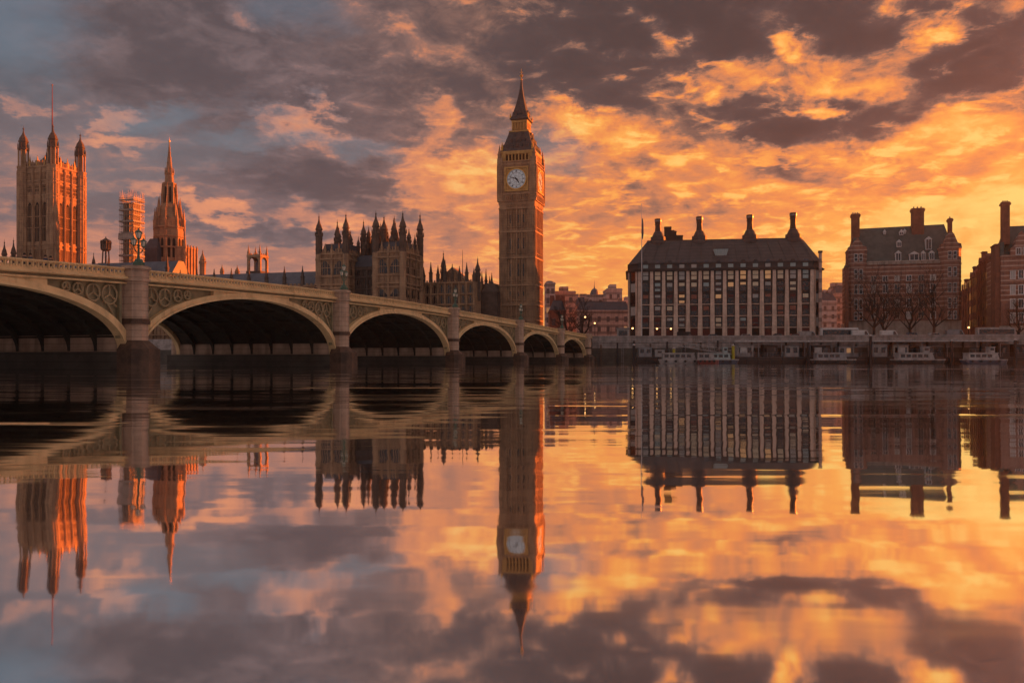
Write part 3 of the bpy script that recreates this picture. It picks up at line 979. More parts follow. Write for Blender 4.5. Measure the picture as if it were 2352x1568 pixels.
m.build('finial', M['gold'], tower)
for sx_ in (-1, 1):
    for sy_ in (-1, 1):
        m = MB(); pinnacle(m, sx_ * 3.2, sy_ * 3.2, tz(266), tz(252) - tz(266), .22); m.build('pinnacle', M['gold'], tower)

# ------------------------------------------------------------------ the great square tower
VX, VY = X(120, 366), 366.0
vt = thing('square_tower', 'massive square gothic tower with four corner turrets and a flagstaff', 'tower', (VX, VY, GROUND), PAL)
vz = lambda py: Z(py, VY) - GROUND
vt.scale = (.83, .83, 1)
VH = 9.6
m = MB(); m.box(-VH, VH, -VH, VH, -1, vz(392))
for k in 'ENWS':
    m.T = side(k, VH)
    for py, t_ in ((392, .5), (404, .3), (424, .35), (431, .25), (457, .35), (465, .3), (567, .35), (577, .3), (612, .4)): m.box(-VH, VH, 0, t_, vz(py) - .35, vz(py) + .35)
    for i in range(4):
        u = -6.9 + i * 4.6
        m.box(u - .55, u + .55, 0, .75, -1, vz(395))
        m.box(u - .2, u + .2, .75, 1.0, 5, vz(400))
    for i in range(3):
        c = -4.6 + i * 4.6
        for e in (-1.3, -.45, .45, 1.3):
            m.box(c + e - .1, c + e + .1, 0, .28, vz(465), vz(431)); m.box(c + e - .1, c + e + .1, 0, .3, vz(424), vz(404)); m.box(c + e - .12, c + e + .12, 0, .3, vz(612), vz(577))
        for pz in (450, 442, 415): m.box(c - 1.7, c + 1.7, 0, .2, vz(pz), vz(pz) + .3)
        m.ext([(c - 1.9, vz(470)), (c + 1.9, vz(470)), (c + 1.5, vz(462)), (c, vz(448)), (c - 1.5, vz(462))], 0, .22)
    # pierced parapet
    for i in range(15):
        u = -6.9 + i * 13.8 / 14
        m.box(u - .22, u + .22, -.3, .2, vz(392), vz(378) - (.7 if i % 2 else 0))
    m.box(-7, 7, -.3, .15, vz(384), vz(383) + .1)
m.T = None
m.build('wall', M['stone'], vt)
for k in 'EN':
    for i in range(3):
        c = -4.6 + i * 4.6
        w = MB(side(k, VH)); w.arch(c - 1.35, c + 1.35, vz(560), vz(472), .03, .10)
        wo = w.build('window', M['void'], vt)
        m = MB(side(k, VH))
        for e in (-.45, .45): m.box(c + e - .08, c + e + .08, .1, .28, vz(560), vz(478))
        for pz in (530, 505): m.box(c - 1.33, c + 1.33, .1, .24, vz(pz), vz(pz) + .3)
        m.build('tracery', M['stone'], wo)
        for e in (-1.0, 0, 1.0):
            w = MB(side(k, VH)); w.arch(c + e - .32, c + e + .32, vz(448), vz(436), .03, .1); w.build('window', M['void'], vt)
for sx_, sy_ in ((-1, -1), (1, -1), (1, 1), (-1, 1)):
    m = MB(); cx_, cy_ = sx_ * 9.1, sy_ * 9.1
    m.lathe(cx_, cy_, [(-1, 3.0), (vz(392), 3.0)], 8)
    for py in (612, 577, 567, 500, 465, 457, 431, 424, 404, 392): m.lathe(cx_, cy_, [(vz(py) - .3, 3.25), (vz(py) + .3, 3.25)], 8)
    for i in range(8):
        a = i * PI / 4
        m.box(cx_ + 2.78 * math.cos(a) - .2, cx_ + 2.78 * math.cos(a) + .2, cy_ + 2.78 * math.sin(a) - .2, cy_ + 2.78 * math.sin(a) + .2, 3, vz(400))
        a += PI / 8
        m.tube((cx_ + 2.3 * math.cos(a), cy_ + 2.3 * math.sin(a), vz(392)), (cx_ + 2.3 * math.cos(a), cy_ + 2.3 * math.sin(a), vz(352)), .42, n=4)
    m.lathe(cx_, cy_, [(vz(392), 1.5), (vz(352), 1.5)], 8)
    tt = m.build('corner_turret', M['stone'], vt)
    m = MB()
    m.lathe(cx_, cy_, [(vz(352), 2.9), (vz(349), 2.9)], 8)
    m.lathe(cx_, cy_, [(vz(349), 2.2), (vz(335), 2.2), (vz(334), 2.5), (vz(332), 2.5), (vz(331), 2.2), (vz(326), 1.95), (vz(321), 1.3), (vz(317), .7), (vz(312), .4), (vz(306), .2), (vz(305), .45), (vz(303), .45), (vz(302), .1), (vz(296), .05)], 8)
    for i in range(8):
        a = PI / 8 + i * PI / 4
        m.lathe(cx_ + 2.6 * math.cos(a), cy_ + 2.6 * math.sin(a), [(vz(349), .3), (vz(342), .25), (vz(336), .02)], 4)
    m.build('turret_cap', M['dark_stone'], tt)
m = MB(); m.rect(0, 0, [(vz(392), 8.4, 8.4), (vz(368), 3.2, 3.2), (vz(345), .7, .7), (vz(335), .5, .5)])
m.build('roof', M['iron'], vt)
m = MB(); m.tube((0, 0, vz(345)), (0, 0, vz(197)), .42, .14, 8); m.lathe(0, 0, [(vz(198), .35), (vz(195), .35), (vz(193), .05)], 6); m.build('flagstaff', M['red'], vt)
for k in range(4):
    for j in (-1, 0, 1):
        m = MB(); u = 4.6 * j
        px_, py_ = side('ENWS'[k], VH - .1)(u, 0, 0)[:2]
        pinnacle(m, px_, py_, vz(392), vz(366) - vz(392), .42); m.build('pinnacle', M['stone_gold'], vt)

# ------------------------------------------------------------------ central octagonal spire
SX_, SY_ = X(389, 372), 372.0
st = thing('spire_tower', 'octagonal gothic lantern tower tapering into a slender stone spire', 'tower', (SX_, SY_, GROUND), PAL)
sz = lambda py: Z(py, SY_) - GROUND
st.scale = (.82, .82, 1)
m = MB(); m.lathe(0, 0, [(0, 8.2), (sz(600), 8.0), (sz(524), 7.6)], 8)
for py in (600, 570, 545, 524): m.lathe(0, 0, [(sz(py) - .3, 8.3), (sz(py) + .3, 8.3)], 8)
m.lathe(0, 0, [(sz(524), 6.4), (sz(470), 4.3)], 8)
for i in range(8):
    a = PI / 8 + i * PI / 4
    m.tube((7.7 * math.cos(a), 7.7 * math.sin(a), 0), (7.4 * math.cos(a), 7.4 * math.sin(a), sz(520)), .7, n=6)
    m.tube((7.2 * math.cos(a), 7.2 * math.sin(a), sz(515)), (4.0 * math.cos(a), 4.0 * math.sin(a), sz(475)), .45, .35, 4)
m.build('base', M['stone'], st)
for i in range(8):
    a = PI / 8 + i * PI / 4
    for r_, z0, z1, w in ((7.4, 530, 478, .62), (5.6, 500, 452, .5), (3.7, 470, 420, .42)):
        m = MB(); pinnacle(m, r_ * math.cos(a), r_ * math.sin(a), sz(z0), sz(z1) - sz(z0), w); m.build('pinnacle', M['stone'], st)
for i in range(8):
    a = i * PI / 4
    T_ = lambda u, o, z, a=a: ((7.25 + o) * math.cos(a) - u * math.sin(a), (7.25 + o) * math.sin(a) + u * math.cos(a), z)
    for u in (-1.2, 1.2):
        w = MB(T_); w.arch(u - .7, u + .7, sz(594), sz(550), -.05, .12); w.build('window', M['void'], st)
    T2 = lambda u, o, z, a=a: ((3.02 + o) * math.cos(a) - u * math.sin(a), (3.02 + o) * math.sin(a) + u * math.cos(a), z)
    w = MB(T2); w.arch(-.55, .55, sz(466), sz(430), 0, .1); w.build('window', M['void'], st)
m = MB(); m.lathe(0, 0, [(sz(472), 3.25), (sz(425), 3.2), (sz(424), 3.6), (sz(421), 3.6), (sz(420), 2.5), (sz(402), 2.15), (sz(401), 2.5), (sz(399), 2.5)], 8)
for i in range(8):
    a = PI / 8 + i * PI / 4
    m.tube((3.3 * math.cos(a), 3.3 * math.sin(a), sz(472)), (3.3 * math.cos(a), 3.3 * math.sin(a), sz(421)), .36, n=5)
m.build('lantern_stage', M['stone'], st)
m = MB(); m.lathe(0, 0, [(sz(400), 1.9), (sz(375), 1.25), (sz(350), .62), (sz(330), .25), (sz(326), .2)], 8)
for pz in (388, 376, 364, 352, 341): m.lathe(0, 0, [(sz(pz), 1.9 * (pz - 322) / 78 + .12), (sz(pz) + .35, 1.9 * (pz - 322) / 78 + .12)], 8)
for i in range(8):
    a = PI / 8 + i * PI / 4
    m.lathe(2.2 * math.cos(a), 2.2 * math.sin(a), [(sz(402), .3), (sz(394), .25), (sz(384), .02)], 4)
m.build('spire', M['stone'], st)
m = MB(); m.lathe(0, 0, [(sz(327), .2), (sz(326), .5), (sz(324), .5), (sz(322), .1), (sz(316), .04)], 6); m.build('finial', M['gold'], st)
m = MB(); m.box(7.5, 13.0, -5.5, 6, 0, sz(572)); m.box(7.3, 13.2, -5.7, 6.2, sz(574), sz(570))
for u in (-5, -2.5, 0, 2.5, 5): m.box(13.0, 13.5, u - .3, u + .3, 0, sz(566))
m.build('transept', M['stone'], st)
m = MB(); turret(m, 13.2, -5.2, 0, sz(514) - 0, .95, .30); m.build('turret', M['stone'], st)
m = MB(); m.rect(-3.5, -7.5, [(0, 4.2, 3.2), (sz(575), 4.2, 3.2), (sz(552), 2.4, .3)]); m.build('chapel_roof', M['slate'], st)

# ------------------------------------------------------------------ tower wrapped in scaffolding
CX_, CY_ = X(303, 352), 352.0
sc_ = thing('scaffolded_tower', 'square vent tower wrapped in scaffolding behind the nearest bridge lamp', 'tower', (CX_, CY_, GROUND), PAL)
cz_ = lambda py: Z(py, CY_) - GROUND
sc_.scale = (.70, .70, 1)
m = MB(); m.box(-2.9, 2.9, -2.9, 2.9, -1, cz_(470))
for k in 'ENWS':
    m.T = side(k, 2.9)
    for u in (-2.5, -.85, .85, 2.5): m.box(u - .3, u + .3, 0, .4, 0, cz_(468))
    for pz in (590, 560, 520, 490, 470): m.box(-2.9, 2.9, 0, .55, cz_(pz) - .25, cz_(pz) + .25)
m.T = None
m.build('shaft', M['stone'], sc_)
for k in 'EN':
    for u in (-1.65, 0, 1.65):
        w = MB(side(k, 2.9)); w.arch(u - .45, u + .45, cz_(552), cz_(494), .02, .1); w.build('window', M['void'], sc_)
m = MB()
for k in 'ENWS':
    m.T = side(k, 4.1)
    for i in range(6):
        u = -4.1 + i * 1.64
        for o in (0, .9):
            top = cz_(445 + rnd.uniform(-6, 12))
            m.tube((u, o, 0), (u, o, top), .085, n=4)
    for pz in range(600, 448, -13):
        for o in (0, .9):
            m.tube((-5, o, cz_(pz)), (5, o, cz_(pz)), .07, n=4)
    for i in range(5):
        u = -4.1 + i * 1.64
        m.tube((u, .95, cz_(590 - 26 * i)), (u + 1.64, .95, cz_(577 - 26 * i)), .06, n=4)
m.T = None
m.build('scaffolding', M['scaffold'], sc_)
for pz, w_ in ((590, 5.0), (552, 5.3), (540, 5.3), (512, 5.0), (486, 5.0), (463, 5.0)):
    m = MB()
    for k in 'ENWS':
        m.T = side(k, 4.0); m.box(-w_, w_, .0 if k in 'EW' else .01, 1.05, cz_(pz) - .07, cz_(pz) + .07 - (.01 if k in 'EW' else 0)); 
        m.box(-w_, w_, 1.0, 1.05, cz_(pz), cz_(pz) + (2.0 if pz == 552 else .45))
    m.T = None
    m.build('platform', M['netting'], sc_)

# ------------------------------------------------------------------ turreted river block of the palace
OX, OY = -36.2, 285.0
blk = thing('palace_block', 'gothic palace block with two turreted pavilions crowded with spires', 'palace', (OX, OY, GROUND), PAL)
oz = lambda py, Y=288.0: Z(py, Y) - GROUND


def gothic_wall(m, u0, u1, z0, z1, n, deep=.55, strings=(), mull=2):
    """buttresses, mullions and string courses over one face (m.T is set)"""
    for i in range(n + 1):
        u = u0 + (u1 - u0) * i / n
        m.box(u - .38, u + .38, 0, deep, z0, z1)
        m.box(u - .16, u + .16, deep, deep + .2, z0, z1 - .8)
        if i < n:
            for k in range(1, mull + 1):
                q_ = u + (u1 - u0) / n * k / (mull + 1)
                m.box(q_ - .08, q_ + .08, 0, .22, z0, z1)
    for z in strings: m.box(u0 - .3, u1 + .3, 0, deep + .12, z - .25, z + .25)


def pavilion(x0, x1, depth, nE, nN):
    m = MB(); ztop = oz(580)
    cx, hx = (x0 + x1) / 2, (x1 - x0) / 2
    m.box(x0, x1, 0, depth, -8, ztop)
    strings = (oz(660), oz(651), oz(632), oz(592), oz(580))
    TE = lambda u, o, z: (cx + u, -o, z)
    TN = lambda u, o, z: (x1 + o, depth / 2 + u, z)
    TS = lambda u, o, z: (x0 - o, depth / 2 - u, z)
    TW = lambda u, o, z: (cx - u, depth + o, z)
    for T_, hw, n in ((TE, hx, nE), (TN, depth / 2, nN), (TS, depth / 2, nN), (TW, hx, nE)):
        m.T = T_
        gothic_wall(m, -hw, hw, -8, ztop, n, .5, strings)
        k = int(hw * 2 / .9)
        for i in range(k + 1):
            u = -hw + 2 * hw * i / k
            m.box(u - .2, u + .2, -.2, .15, ztop, oz(572) + (.6 if i % 2 else 0))
        m.box(-hw, hw, -.15, .1, oz(577), oz(575))
    m.T = None
    w_ = m.build('wall', M['stone'], blk)
    for T_, hw, n in ((TE, hx, nE), (TN, depth / 2, nN)):
        for i in range(n):
            u = -hw + 2 * hw * (i + .5) / n
            ww = 2 * hw / n / 2 - .55
            for za, zb in ((628, 596), (676, 664), (720, 690)):
                a = MB(T_); a.arch(u - ww, u + ww, oz(za), oz(zb), .02, .09); wo = a.build('window', M['window'], blk)
                if za == 628:
                    a = MB(T_); a.box(u - .07, u + .07, .09, .25, oz(za), oz(zb) - .4); a.box(u - ww, u + ww, .09, .2, oz(za) + 2.2, oz(za) + 2.4); a.build('mullion', M['stone'], wo)
    # steep roof with chimneys
    m = MB(); m.rect(cx, depth / 2, [(ztop - .4, hx - .6, depth / 2 - .6), (oz(556), hx * .78, depth / 2 - 2.4), (oz(554), hx * .78, depth / 2 - 2.4)])
    m.build('roof', M['slate'], blk)
    return (x0, x1, depth)


pl = pavilion(-31.2, -20.6, 14, 2, 3)
pr = pavilion(-10.2, 0, 16, 2, 3)
TUR = [(-31.0, .2, 490, 1.15), (-20.9, .2, 486, 1.15), (-31.0, 13.8, 503, 1.05), (-20.8, 13.8, 503, 1.05),
       (-9.9, .2, 482, 1.2), (-.2, .2, 483, 1.15), (-.2, 15.8, 487, 1.15), (-9.9, 15.8, 494, 1.05)]
for x, y, py, r_ in TUR:
    m = MB()
    Yw = OY + .964 * y - .266 * x
    ht = Z(py, Yw) - GROUND
    m.lathe(x, y, [(-8, r_), (oz(580), r_)], 8)
    for pz in (660, 632, 592): m.lathe(x, y, [(oz(pz) - .3, r_ * 1.15), (oz(pz) + .3, r_ * 1.15)], 8)
    tt = m.build('corner_turret', M['stone'], blk)
    m = MB(); turret(m, x, y, oz(580) + .01, ht - oz(580), r_, .56)
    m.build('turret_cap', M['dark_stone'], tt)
for x, y, pt, w_ in ((-26, 5, 512, .9), (-23.5, 9, 522, .8), (-28.5, 8, 530, .8), (-17.5, 15, 512, .8), (-15.0, 12, 499, .9), (-12.6, 13, 489, 1.25), (-6.8, 6, 530, .9), (-4.2, 9, 494, .85), (-7.4, 11, 505, .8), (-2.4, 11, 522, .8),
                     (-19, 12, 540, .7), (-13.6, 16, 530, .8), (-11.6, 9, 545, .7), (-16.3, 17, 520, .75), (-18.6, 9, 552, .6), (-14.2, 8, 556, .6), (-22.2, 12.5, 535, .6), (-29.6, 12, 540, .6), (-5.6, 14.5, 520, .7), (-3.4, 5, 545, .6), (-8.2, 15, 530, .65), (-1.4, 14, 536, .6)):
    m = MB(); z0 = oz(572)
    hh = Z(pt, OY + y) - GROUND
    turret(m, x, y, z0 - 3, hh - z0 + 3, w_, .45)
    m.build('roof_spirelet', M['dark_stone'], blk)
for x in (-28.5, -26, -23.4, -7.6, -5, -2.5):
    m = MB(); pinnacle(m, x, -.1, oz(580), oz(554) - oz(580), .34); m.build('pinnacle', M['stone'], blk)
for y in (3.5, 8, 12.5):
    m = MB(); pinnacle(m, .1, y, oz(580), oz(552) - oz(580), .34); m.build('pinnacle', M['stone'], blk)
# recessed range joining the pavilions, and the crowded roof behind it
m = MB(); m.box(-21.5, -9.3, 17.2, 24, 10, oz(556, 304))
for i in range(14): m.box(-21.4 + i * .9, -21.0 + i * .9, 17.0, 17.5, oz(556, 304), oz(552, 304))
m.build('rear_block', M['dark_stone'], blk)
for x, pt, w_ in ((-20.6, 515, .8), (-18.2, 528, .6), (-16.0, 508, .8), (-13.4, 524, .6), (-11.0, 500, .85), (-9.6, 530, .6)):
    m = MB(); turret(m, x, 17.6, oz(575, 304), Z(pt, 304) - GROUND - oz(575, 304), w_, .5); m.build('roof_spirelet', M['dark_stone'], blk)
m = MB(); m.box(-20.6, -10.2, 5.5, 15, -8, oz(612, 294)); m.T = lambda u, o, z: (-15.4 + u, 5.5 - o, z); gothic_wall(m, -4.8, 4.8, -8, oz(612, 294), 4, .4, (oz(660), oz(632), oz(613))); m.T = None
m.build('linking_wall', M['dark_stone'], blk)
m = MB(); m.ext([(-20.5, oz(613, 294)), (-10.3, oz(613, 294)), (-10.3, oz(585, 296)), (-20.5, oz(585, 296))], 8.5, 13); m.loft([[(-20.5, 5.7, oz(612, 294)), (-10.3, 5.7, oz(612, 294)), (-10.3, 8.6, oz(612, 294)), (-20.5, 8.6, oz(612, 294))], [(-20.5, 8.3, oz(586, 296)), (-10.3, 8.3, oz(586, 296)), (-10.3, 8.55, oz(586, 296)), (-20.5, 8.55, oz(586, 296))]])
m.build('linking_roof', M['slate'], blk)
for u in (-18.6, -15.4, -12.2):
    for za, zb in ((650, 636), (628, 616), (700, 668)):
        a = MB(lambda u_, o, z: (u_, 5.5 - o, z)); a.arch(u - .8, u + .8, oz(za), oz(zb), .02, .09); a.build('window', M['window'], blk)

# long river range going left, mostly behind the bridge
rng_ = thing('palace_range', 'long low palace river front with blue slate roof and buttress pinnacles', 'palace', (OX, OY, GROUND), PAL)
for x0, x1, ye, zt, zr in ((-95, -31.6, 3, 19.5, 25.2), (-262, -95, 5, 23.0, 31.0)):
    m = MB(); m.box(x0, x1, ye, ye + 16, -8, zt)
    m.T = lambda u, o, z: (u, ye - o, z)
    n = int((x1 - x0) / 6.4)
    gothic_wall(m, x0, x1, -8, zt, n, .6, (3, 9.5, 15.5, zt), 3)
    for i in range(int((x1 - x0) / 1.6)): m.box(x0 + i * 1.6, x0 + i * 1.6 + .8, -.3, .2, zt, zt + .9)
    m.T = None
    m.build('wall', M['stone'], rng_)
    m = MB(); m.loft([[(x0 + .2, ye + .4, zt), (x1 - .2, ye + .4, zt), (x1 - .2, ye + 15.6, zt), (x0 + .2, ye + 15.6, zt)], [(x0 + .2, ye + 6.5, zr), (x1 - .2, ye + 6.5, zr), (x1 - .2, ye + 9.5, zr), (x0 + .2, ye + 9.5, zr)]])
    m.build('roof', M['lead'], rng_)
    for i in range(n + 1):
        x = x0 + (x1 - x0) * i / n
        if x0 < -95 and i % 2: continue
        m = MB(); pinnacle(m, x, ye - .3, zt, 7.2 if x0 > -100 else 10.5, .5); m.build('pinnacle', M['dark_stone'], rng_)


def pal(x, y):
    v = Matrix.Rotation(PAL, 2) @ Vector((x, y))
    return OX + v.x, OY + v.y


# crown-like vent lantern
vx, vy = X(592, 318), 318.0
vl = thing('roof_lantern', 'open crown shaped vent lantern with four spiky corner posts on the low roof', 'lantern', (vx, vy, GROUND), PAL)
lz = lambda py: Z(py, vy) - GROUND
m = MB(); m.box(-3.0, 3.0, -3.0, 3.0, -1, lz(624)); m.build('base', M['dark_stone'], vl)
for sx_ in (-1, 1):
    for sy_ in (-1, 1):
        m = MB(); m.box(sx_ * 2.35 - .42, sx_ * 2.35 + .42, sy_ * 2.35 - .42, sy_ * 2.35 + .42, lz(624), lz(594)); pinnacle(m, sx_ * 2.35, sy_ * 2.35, lz(594), lz(563) - lz(594), .34)
        m.build('corner_post', M['stone'], vl)
m = MB()
m.rect(0, 0, [(lz(592), 2.9, 2.9), (lz(587), 2.9, 2.9)])
for k in 'ENWS':
    m.T = side(k, 2.5); m.ext([(-1.95, lz(592)), (-1.95, lz(600)), (-1.1, lz(593.5)), (0, lz(592.2)), (1.1, lz(593.5)), (1.95, lz(600)), (1.95, lz(592))], -.25, .2)
    for u in (-1.2, 0, 1.2): m.box(u - .15, u + .15, -.2, .1, lz(587), lz(583))
m.T = None
m.build('crown', M['stone'], vl)
m = MB(); m.lathe(0, 0, [(lz(624), 1.0), (lz(604), .8), (lz(597), .2)], 8); m.build('core', M['lead'], vl)

# lone shafts and turrets rising over the bridge
def lone(px, py, Y, r_, name, label, dome=.4, pb=640, mt='stone', group=None):
    t = thing(name, label, 'turret', (X(px, Y), Y, GROUND), PAL, group)
    m = MB(); zt = Z(py, Y) - GROUND; zb = Z(pb, Y) - GROUND
    turret(m, 0, 0, zb, zt - zb, r_, dome)
    m.lathe(0, 0, [(-1, r_ * 1.3), (zb + .4, r_ * 1.3)], 8)
    m.build('shaft', M[mt], t)


lone(465.5, 572, 330, 1.15, 'chimney_turret', 'pale freestanding stone turret just right of the lantern tower spire', .5)
lone(10, 549, 350, 1.1, 'stone_turret', 'small pointed turret at the extreme left edge above the bridge parapet', .55, mt='dark_stone')
lone(31, 545, 352, 1.1, 'stone_turret', 'small pointed turret between the left edge and the great square tower', .55, mt='dark_stone')
lone(510, 606, 322, .7, 'stone_turret', 'stubby pinnacle on the roof right of the pale chimney turret', .6)
lone(545, 608, 320, .8, 'stone_turret', 'stubby pinnacle immediately left of the crown shaped vent lantern', .6)
lone(215, 577, 345, .7, 'stone_turret', 'short spike just right of the great square tower', .6, mt='dark_stone')
# vent cupola left of the scaffolded tower
ux, uy = X(243, 345), 345.0
uz = lambda py: Z(py, uy) - GROUND
cu = thing('vent_cupola', 'dark leafy looking iron vent cupola on thin legs between square tower and scaffolding', 'cupola', (ux, uy, GROUND), PAL)
m = MB(); m.box(-2, 2, -2, 2, -1, uz(605)); m.build('base', M['dark_stone'], cu)
for a in range(4):
    m = MB(); aa = PI / 4 + a * PI / 2
    m.tube((1.3 * math.cos(aa), 1.3 * math.sin(aa), uz(605)), (1.0 * math.cos(aa), 1.0 * math.sin(aa), uz(574)), .26); m.build('leg', M['dark_stone'], cu)
m = MB(); m.lathe(0, 0, [(uz(577), 1.0), (uz(574), 1.9), (uz(570), 2.0), (uz(568), 1.4), (uz(557), 1.2), (uz(554), 1.9), (uz(551), 1.3), (uz(547), .3), (uz(543), .05)], 8)
for i in range(8):
    a = i * PI / 4
    m.lathe(1.75 * math.cos(a), 1.75 * math.sin(a), [(uz(572), .24), (uz(562), .3), (uz(556), .42), (uz(551), .05)], 5)
m.build('crown', M['dark_stone'], cu)

# range between turreted block and clock tower
nr = thing('palace_wing', 'ribbed palace wing with a row of pinnacles left of the clock tower', 'palace', (OX, OY, GROUND), PAL)
nz = lambda py: Z(py, 300) - GROUND
m = MB(); m.box(.6, 19.5, 17, 29, -1, nz(648)); m.T = lambda u, o, z: (u, 17 - o, z); gothic_wall(m, .8, 19.3, -1, nz(648), 7, .6, (nz(700), nz(676), nz(650)), 2)
for i in range(20): m.box(.8 + i * .95, 1.2 + i * .95, -.3, .2, nz(648), nz(644))
m.T = None
m.build('wall', M['stone'], nr)
for i in range(7):
    u = .8 + 18.5 * (i + .5) / 7
    for za, zb in ((697, 680), (674, 655), (728, 704)):
        a = MB(lambda u_, o, z: (u_, 17 - o, z)); a.arch(u - .75, u + .75, nz(za), nz(zb), .02, .08); a.build('window', M['window'], nr)
for i in range(8):
    u = .8 + 18.5 * i / 7
    m = MB(); pt = (612, 600, 608, 596, 606, 612, 604, 618)[i]; pinnacle(m, u, 16.8, nz(648), nz(pt) - nz(648), .5); m.build('pinnacle', M['dark_stone'], nr)
m = MB(); m.box(4, 14, 22, 30, nz(660), nz(640)); m.ext([(4, nz(640)), (14, nz(640)), (9, nz(610))], 23, 29.5); m.build('gable', M['stone'], nr)
for px, pt, r_ in ((1015, 572, .95), (1101, 588, .95)):
    m = MB(); xx = (X(px, 302) - OX) * .964 + (302 - OY) * -.266
    turret(m, xx, 21, nz(690), nz(pt) - nz(690), r_, .45); m.build('roof_spirelet', M['dark_stone'], nr)
m = MB(); xx = (X(1063, 305) - OX) * .964 - 20 * .266; m.tube((xx, 24, nz(660)), (xx, 24, nz(570)), .22, .06); m.build('mast', M['dark_stone'], nr)
m = MB(); m.box(19.6, 25.5, 24, 34, -1, nz(672)); m.rect(22.5, 29, [(nz(672), 3.1, 5.2), (nz(668), 3.1, 5.2)]); m.rect(22.5, 29, [(nz(668), 2.9, 5.0), (nz(648), 1.2, 3.2)]); m.build('low_block', M['dark_stone'], nr)
for px, pt in ((1118, 618), (1137, 630), (1128, 612), (1110, 606), (1142, 622)):
    m = MB(); xx = (X(px, 312) - OX) * .964 - 26 * .266; pinnacle(m, xx, 26.5, nz(665), nz(pt) - nz(665), .42); m.build('pinnacle', M['dark_stone'], nr)
# ------------------------------------------------------------------ big office block with chimneys
PX, PY, PR = 72.6, 293.0, R(-7.9)
pc = thing('office_block', 'wide bronze roofed office block with pale pillars and four flue chimneys', 'office building', (PX, PY, GROUND), PR)
pz_ = lambda py, Y=292.0: Z(py, Y) - GROUND
HW = 29.2
EAVE = pz_(620)
plan = [(-HW, 0), (HW, 0), (HW + 3.2, 3.6), (HW + 3.2, 30), (-HW - 3.2, 30), (-HW - 3.2, 3.6)]
m = MB(); m.plan(plan, -1, EAVE); m.build('wall', M['bronze'], pc)
m = MB()
grow = lambda e: [(-HW - e * .4, -e), (HW + e * .4, -e), (HW + 3.2 + e, 3.6 - e * .4), (HW + 3.2 + e, 30 + e), (-HW - 3.2 - e, 30 + e), (-HW - 3.2 - e, 3.6 - e * .4)]
m.plan(grow(1.1), EAVE, EAVE + .45); m.plan(grow(.75), EAVE + .45, EAVE + .7); m.build('eaves', M['bronze'], pc)
m = MB(); m.plan(grow(.05), EAVE + .7, EAVE + 2.5); m.plan(grow(.45), EAVE + 2.5, EAVE + 2.85); m.build('attic', M['pc_roof'], pc)
RB = EAVE + 2.85
RT = pz_(552, 303)
top = [(-25.6, 9.5), (27.2, 9.5), (27.6, 10.2), (27.6, 22.5), (-26, 22.5), (-26, 10.2)]
m = MB(); m.loft([[(x, y, RB) for x, y in grow(.2)], [(x, y, RT) for x, y in top]]); m.loft([[(x, y, RT) for x, y in top], [(x, y, RT + .35) for x, y in top]])
for i in range(15):      # standing seams
    xb = -28.6 + i * 4.1
    xt = xb * .90 + .5
    m.tube((xb, -.2, RB), (xt, 9.4, RT), .16, n=4)
rf = m.build('roof', M['pc_roof'], pc)
BAY = 4.1
xs = [-28.7 + i * BAY for i in range(15)]
for x in xs:
    m = MB(); m.loft([[(x - .85, -1.0, -1), (x + .85, -1.0, -1), (x + .85, .1, -1), (x - .85, .1, -1)], [(x - .5, -.55, EAVE - .1), (x + .5, -.55, EAVE - .1), (x + .5, .1, EAVE - .1), (x - .5, .1, EAVE - .1)]])
    for z in (4.9, 8.9, 12.9, 16.9, 20.9): m.box(x - .62, x + .62, -.98 + z * .014, .05, z - .13, z + .13)
    m.build('pillar', M['pc_stone'], pc)
for z in (4.9, 8.9, 12.9):
    m = MB()
    for x in xs[:-1]: m.box(x + .5, x + BAY - .5, -.22, .02, z - .14, z + .14)
    m.build('string_course', M['pc_stone'], pc)
for z in (16.9, 20.9):
    m = MB()
    for x in xs[:-1]: m.box(x + .5, x + BAY - .5, -.2, .02, z - .3, z + .2)
    m.build('spandrel_beam', M['bronze'], pc)
WR = random.Random(21)
rows = [(5.3, 8.3), (9.3, 12.3), (13.3, 16.3), (17.4, 20.4), (21.3, 24.3)]
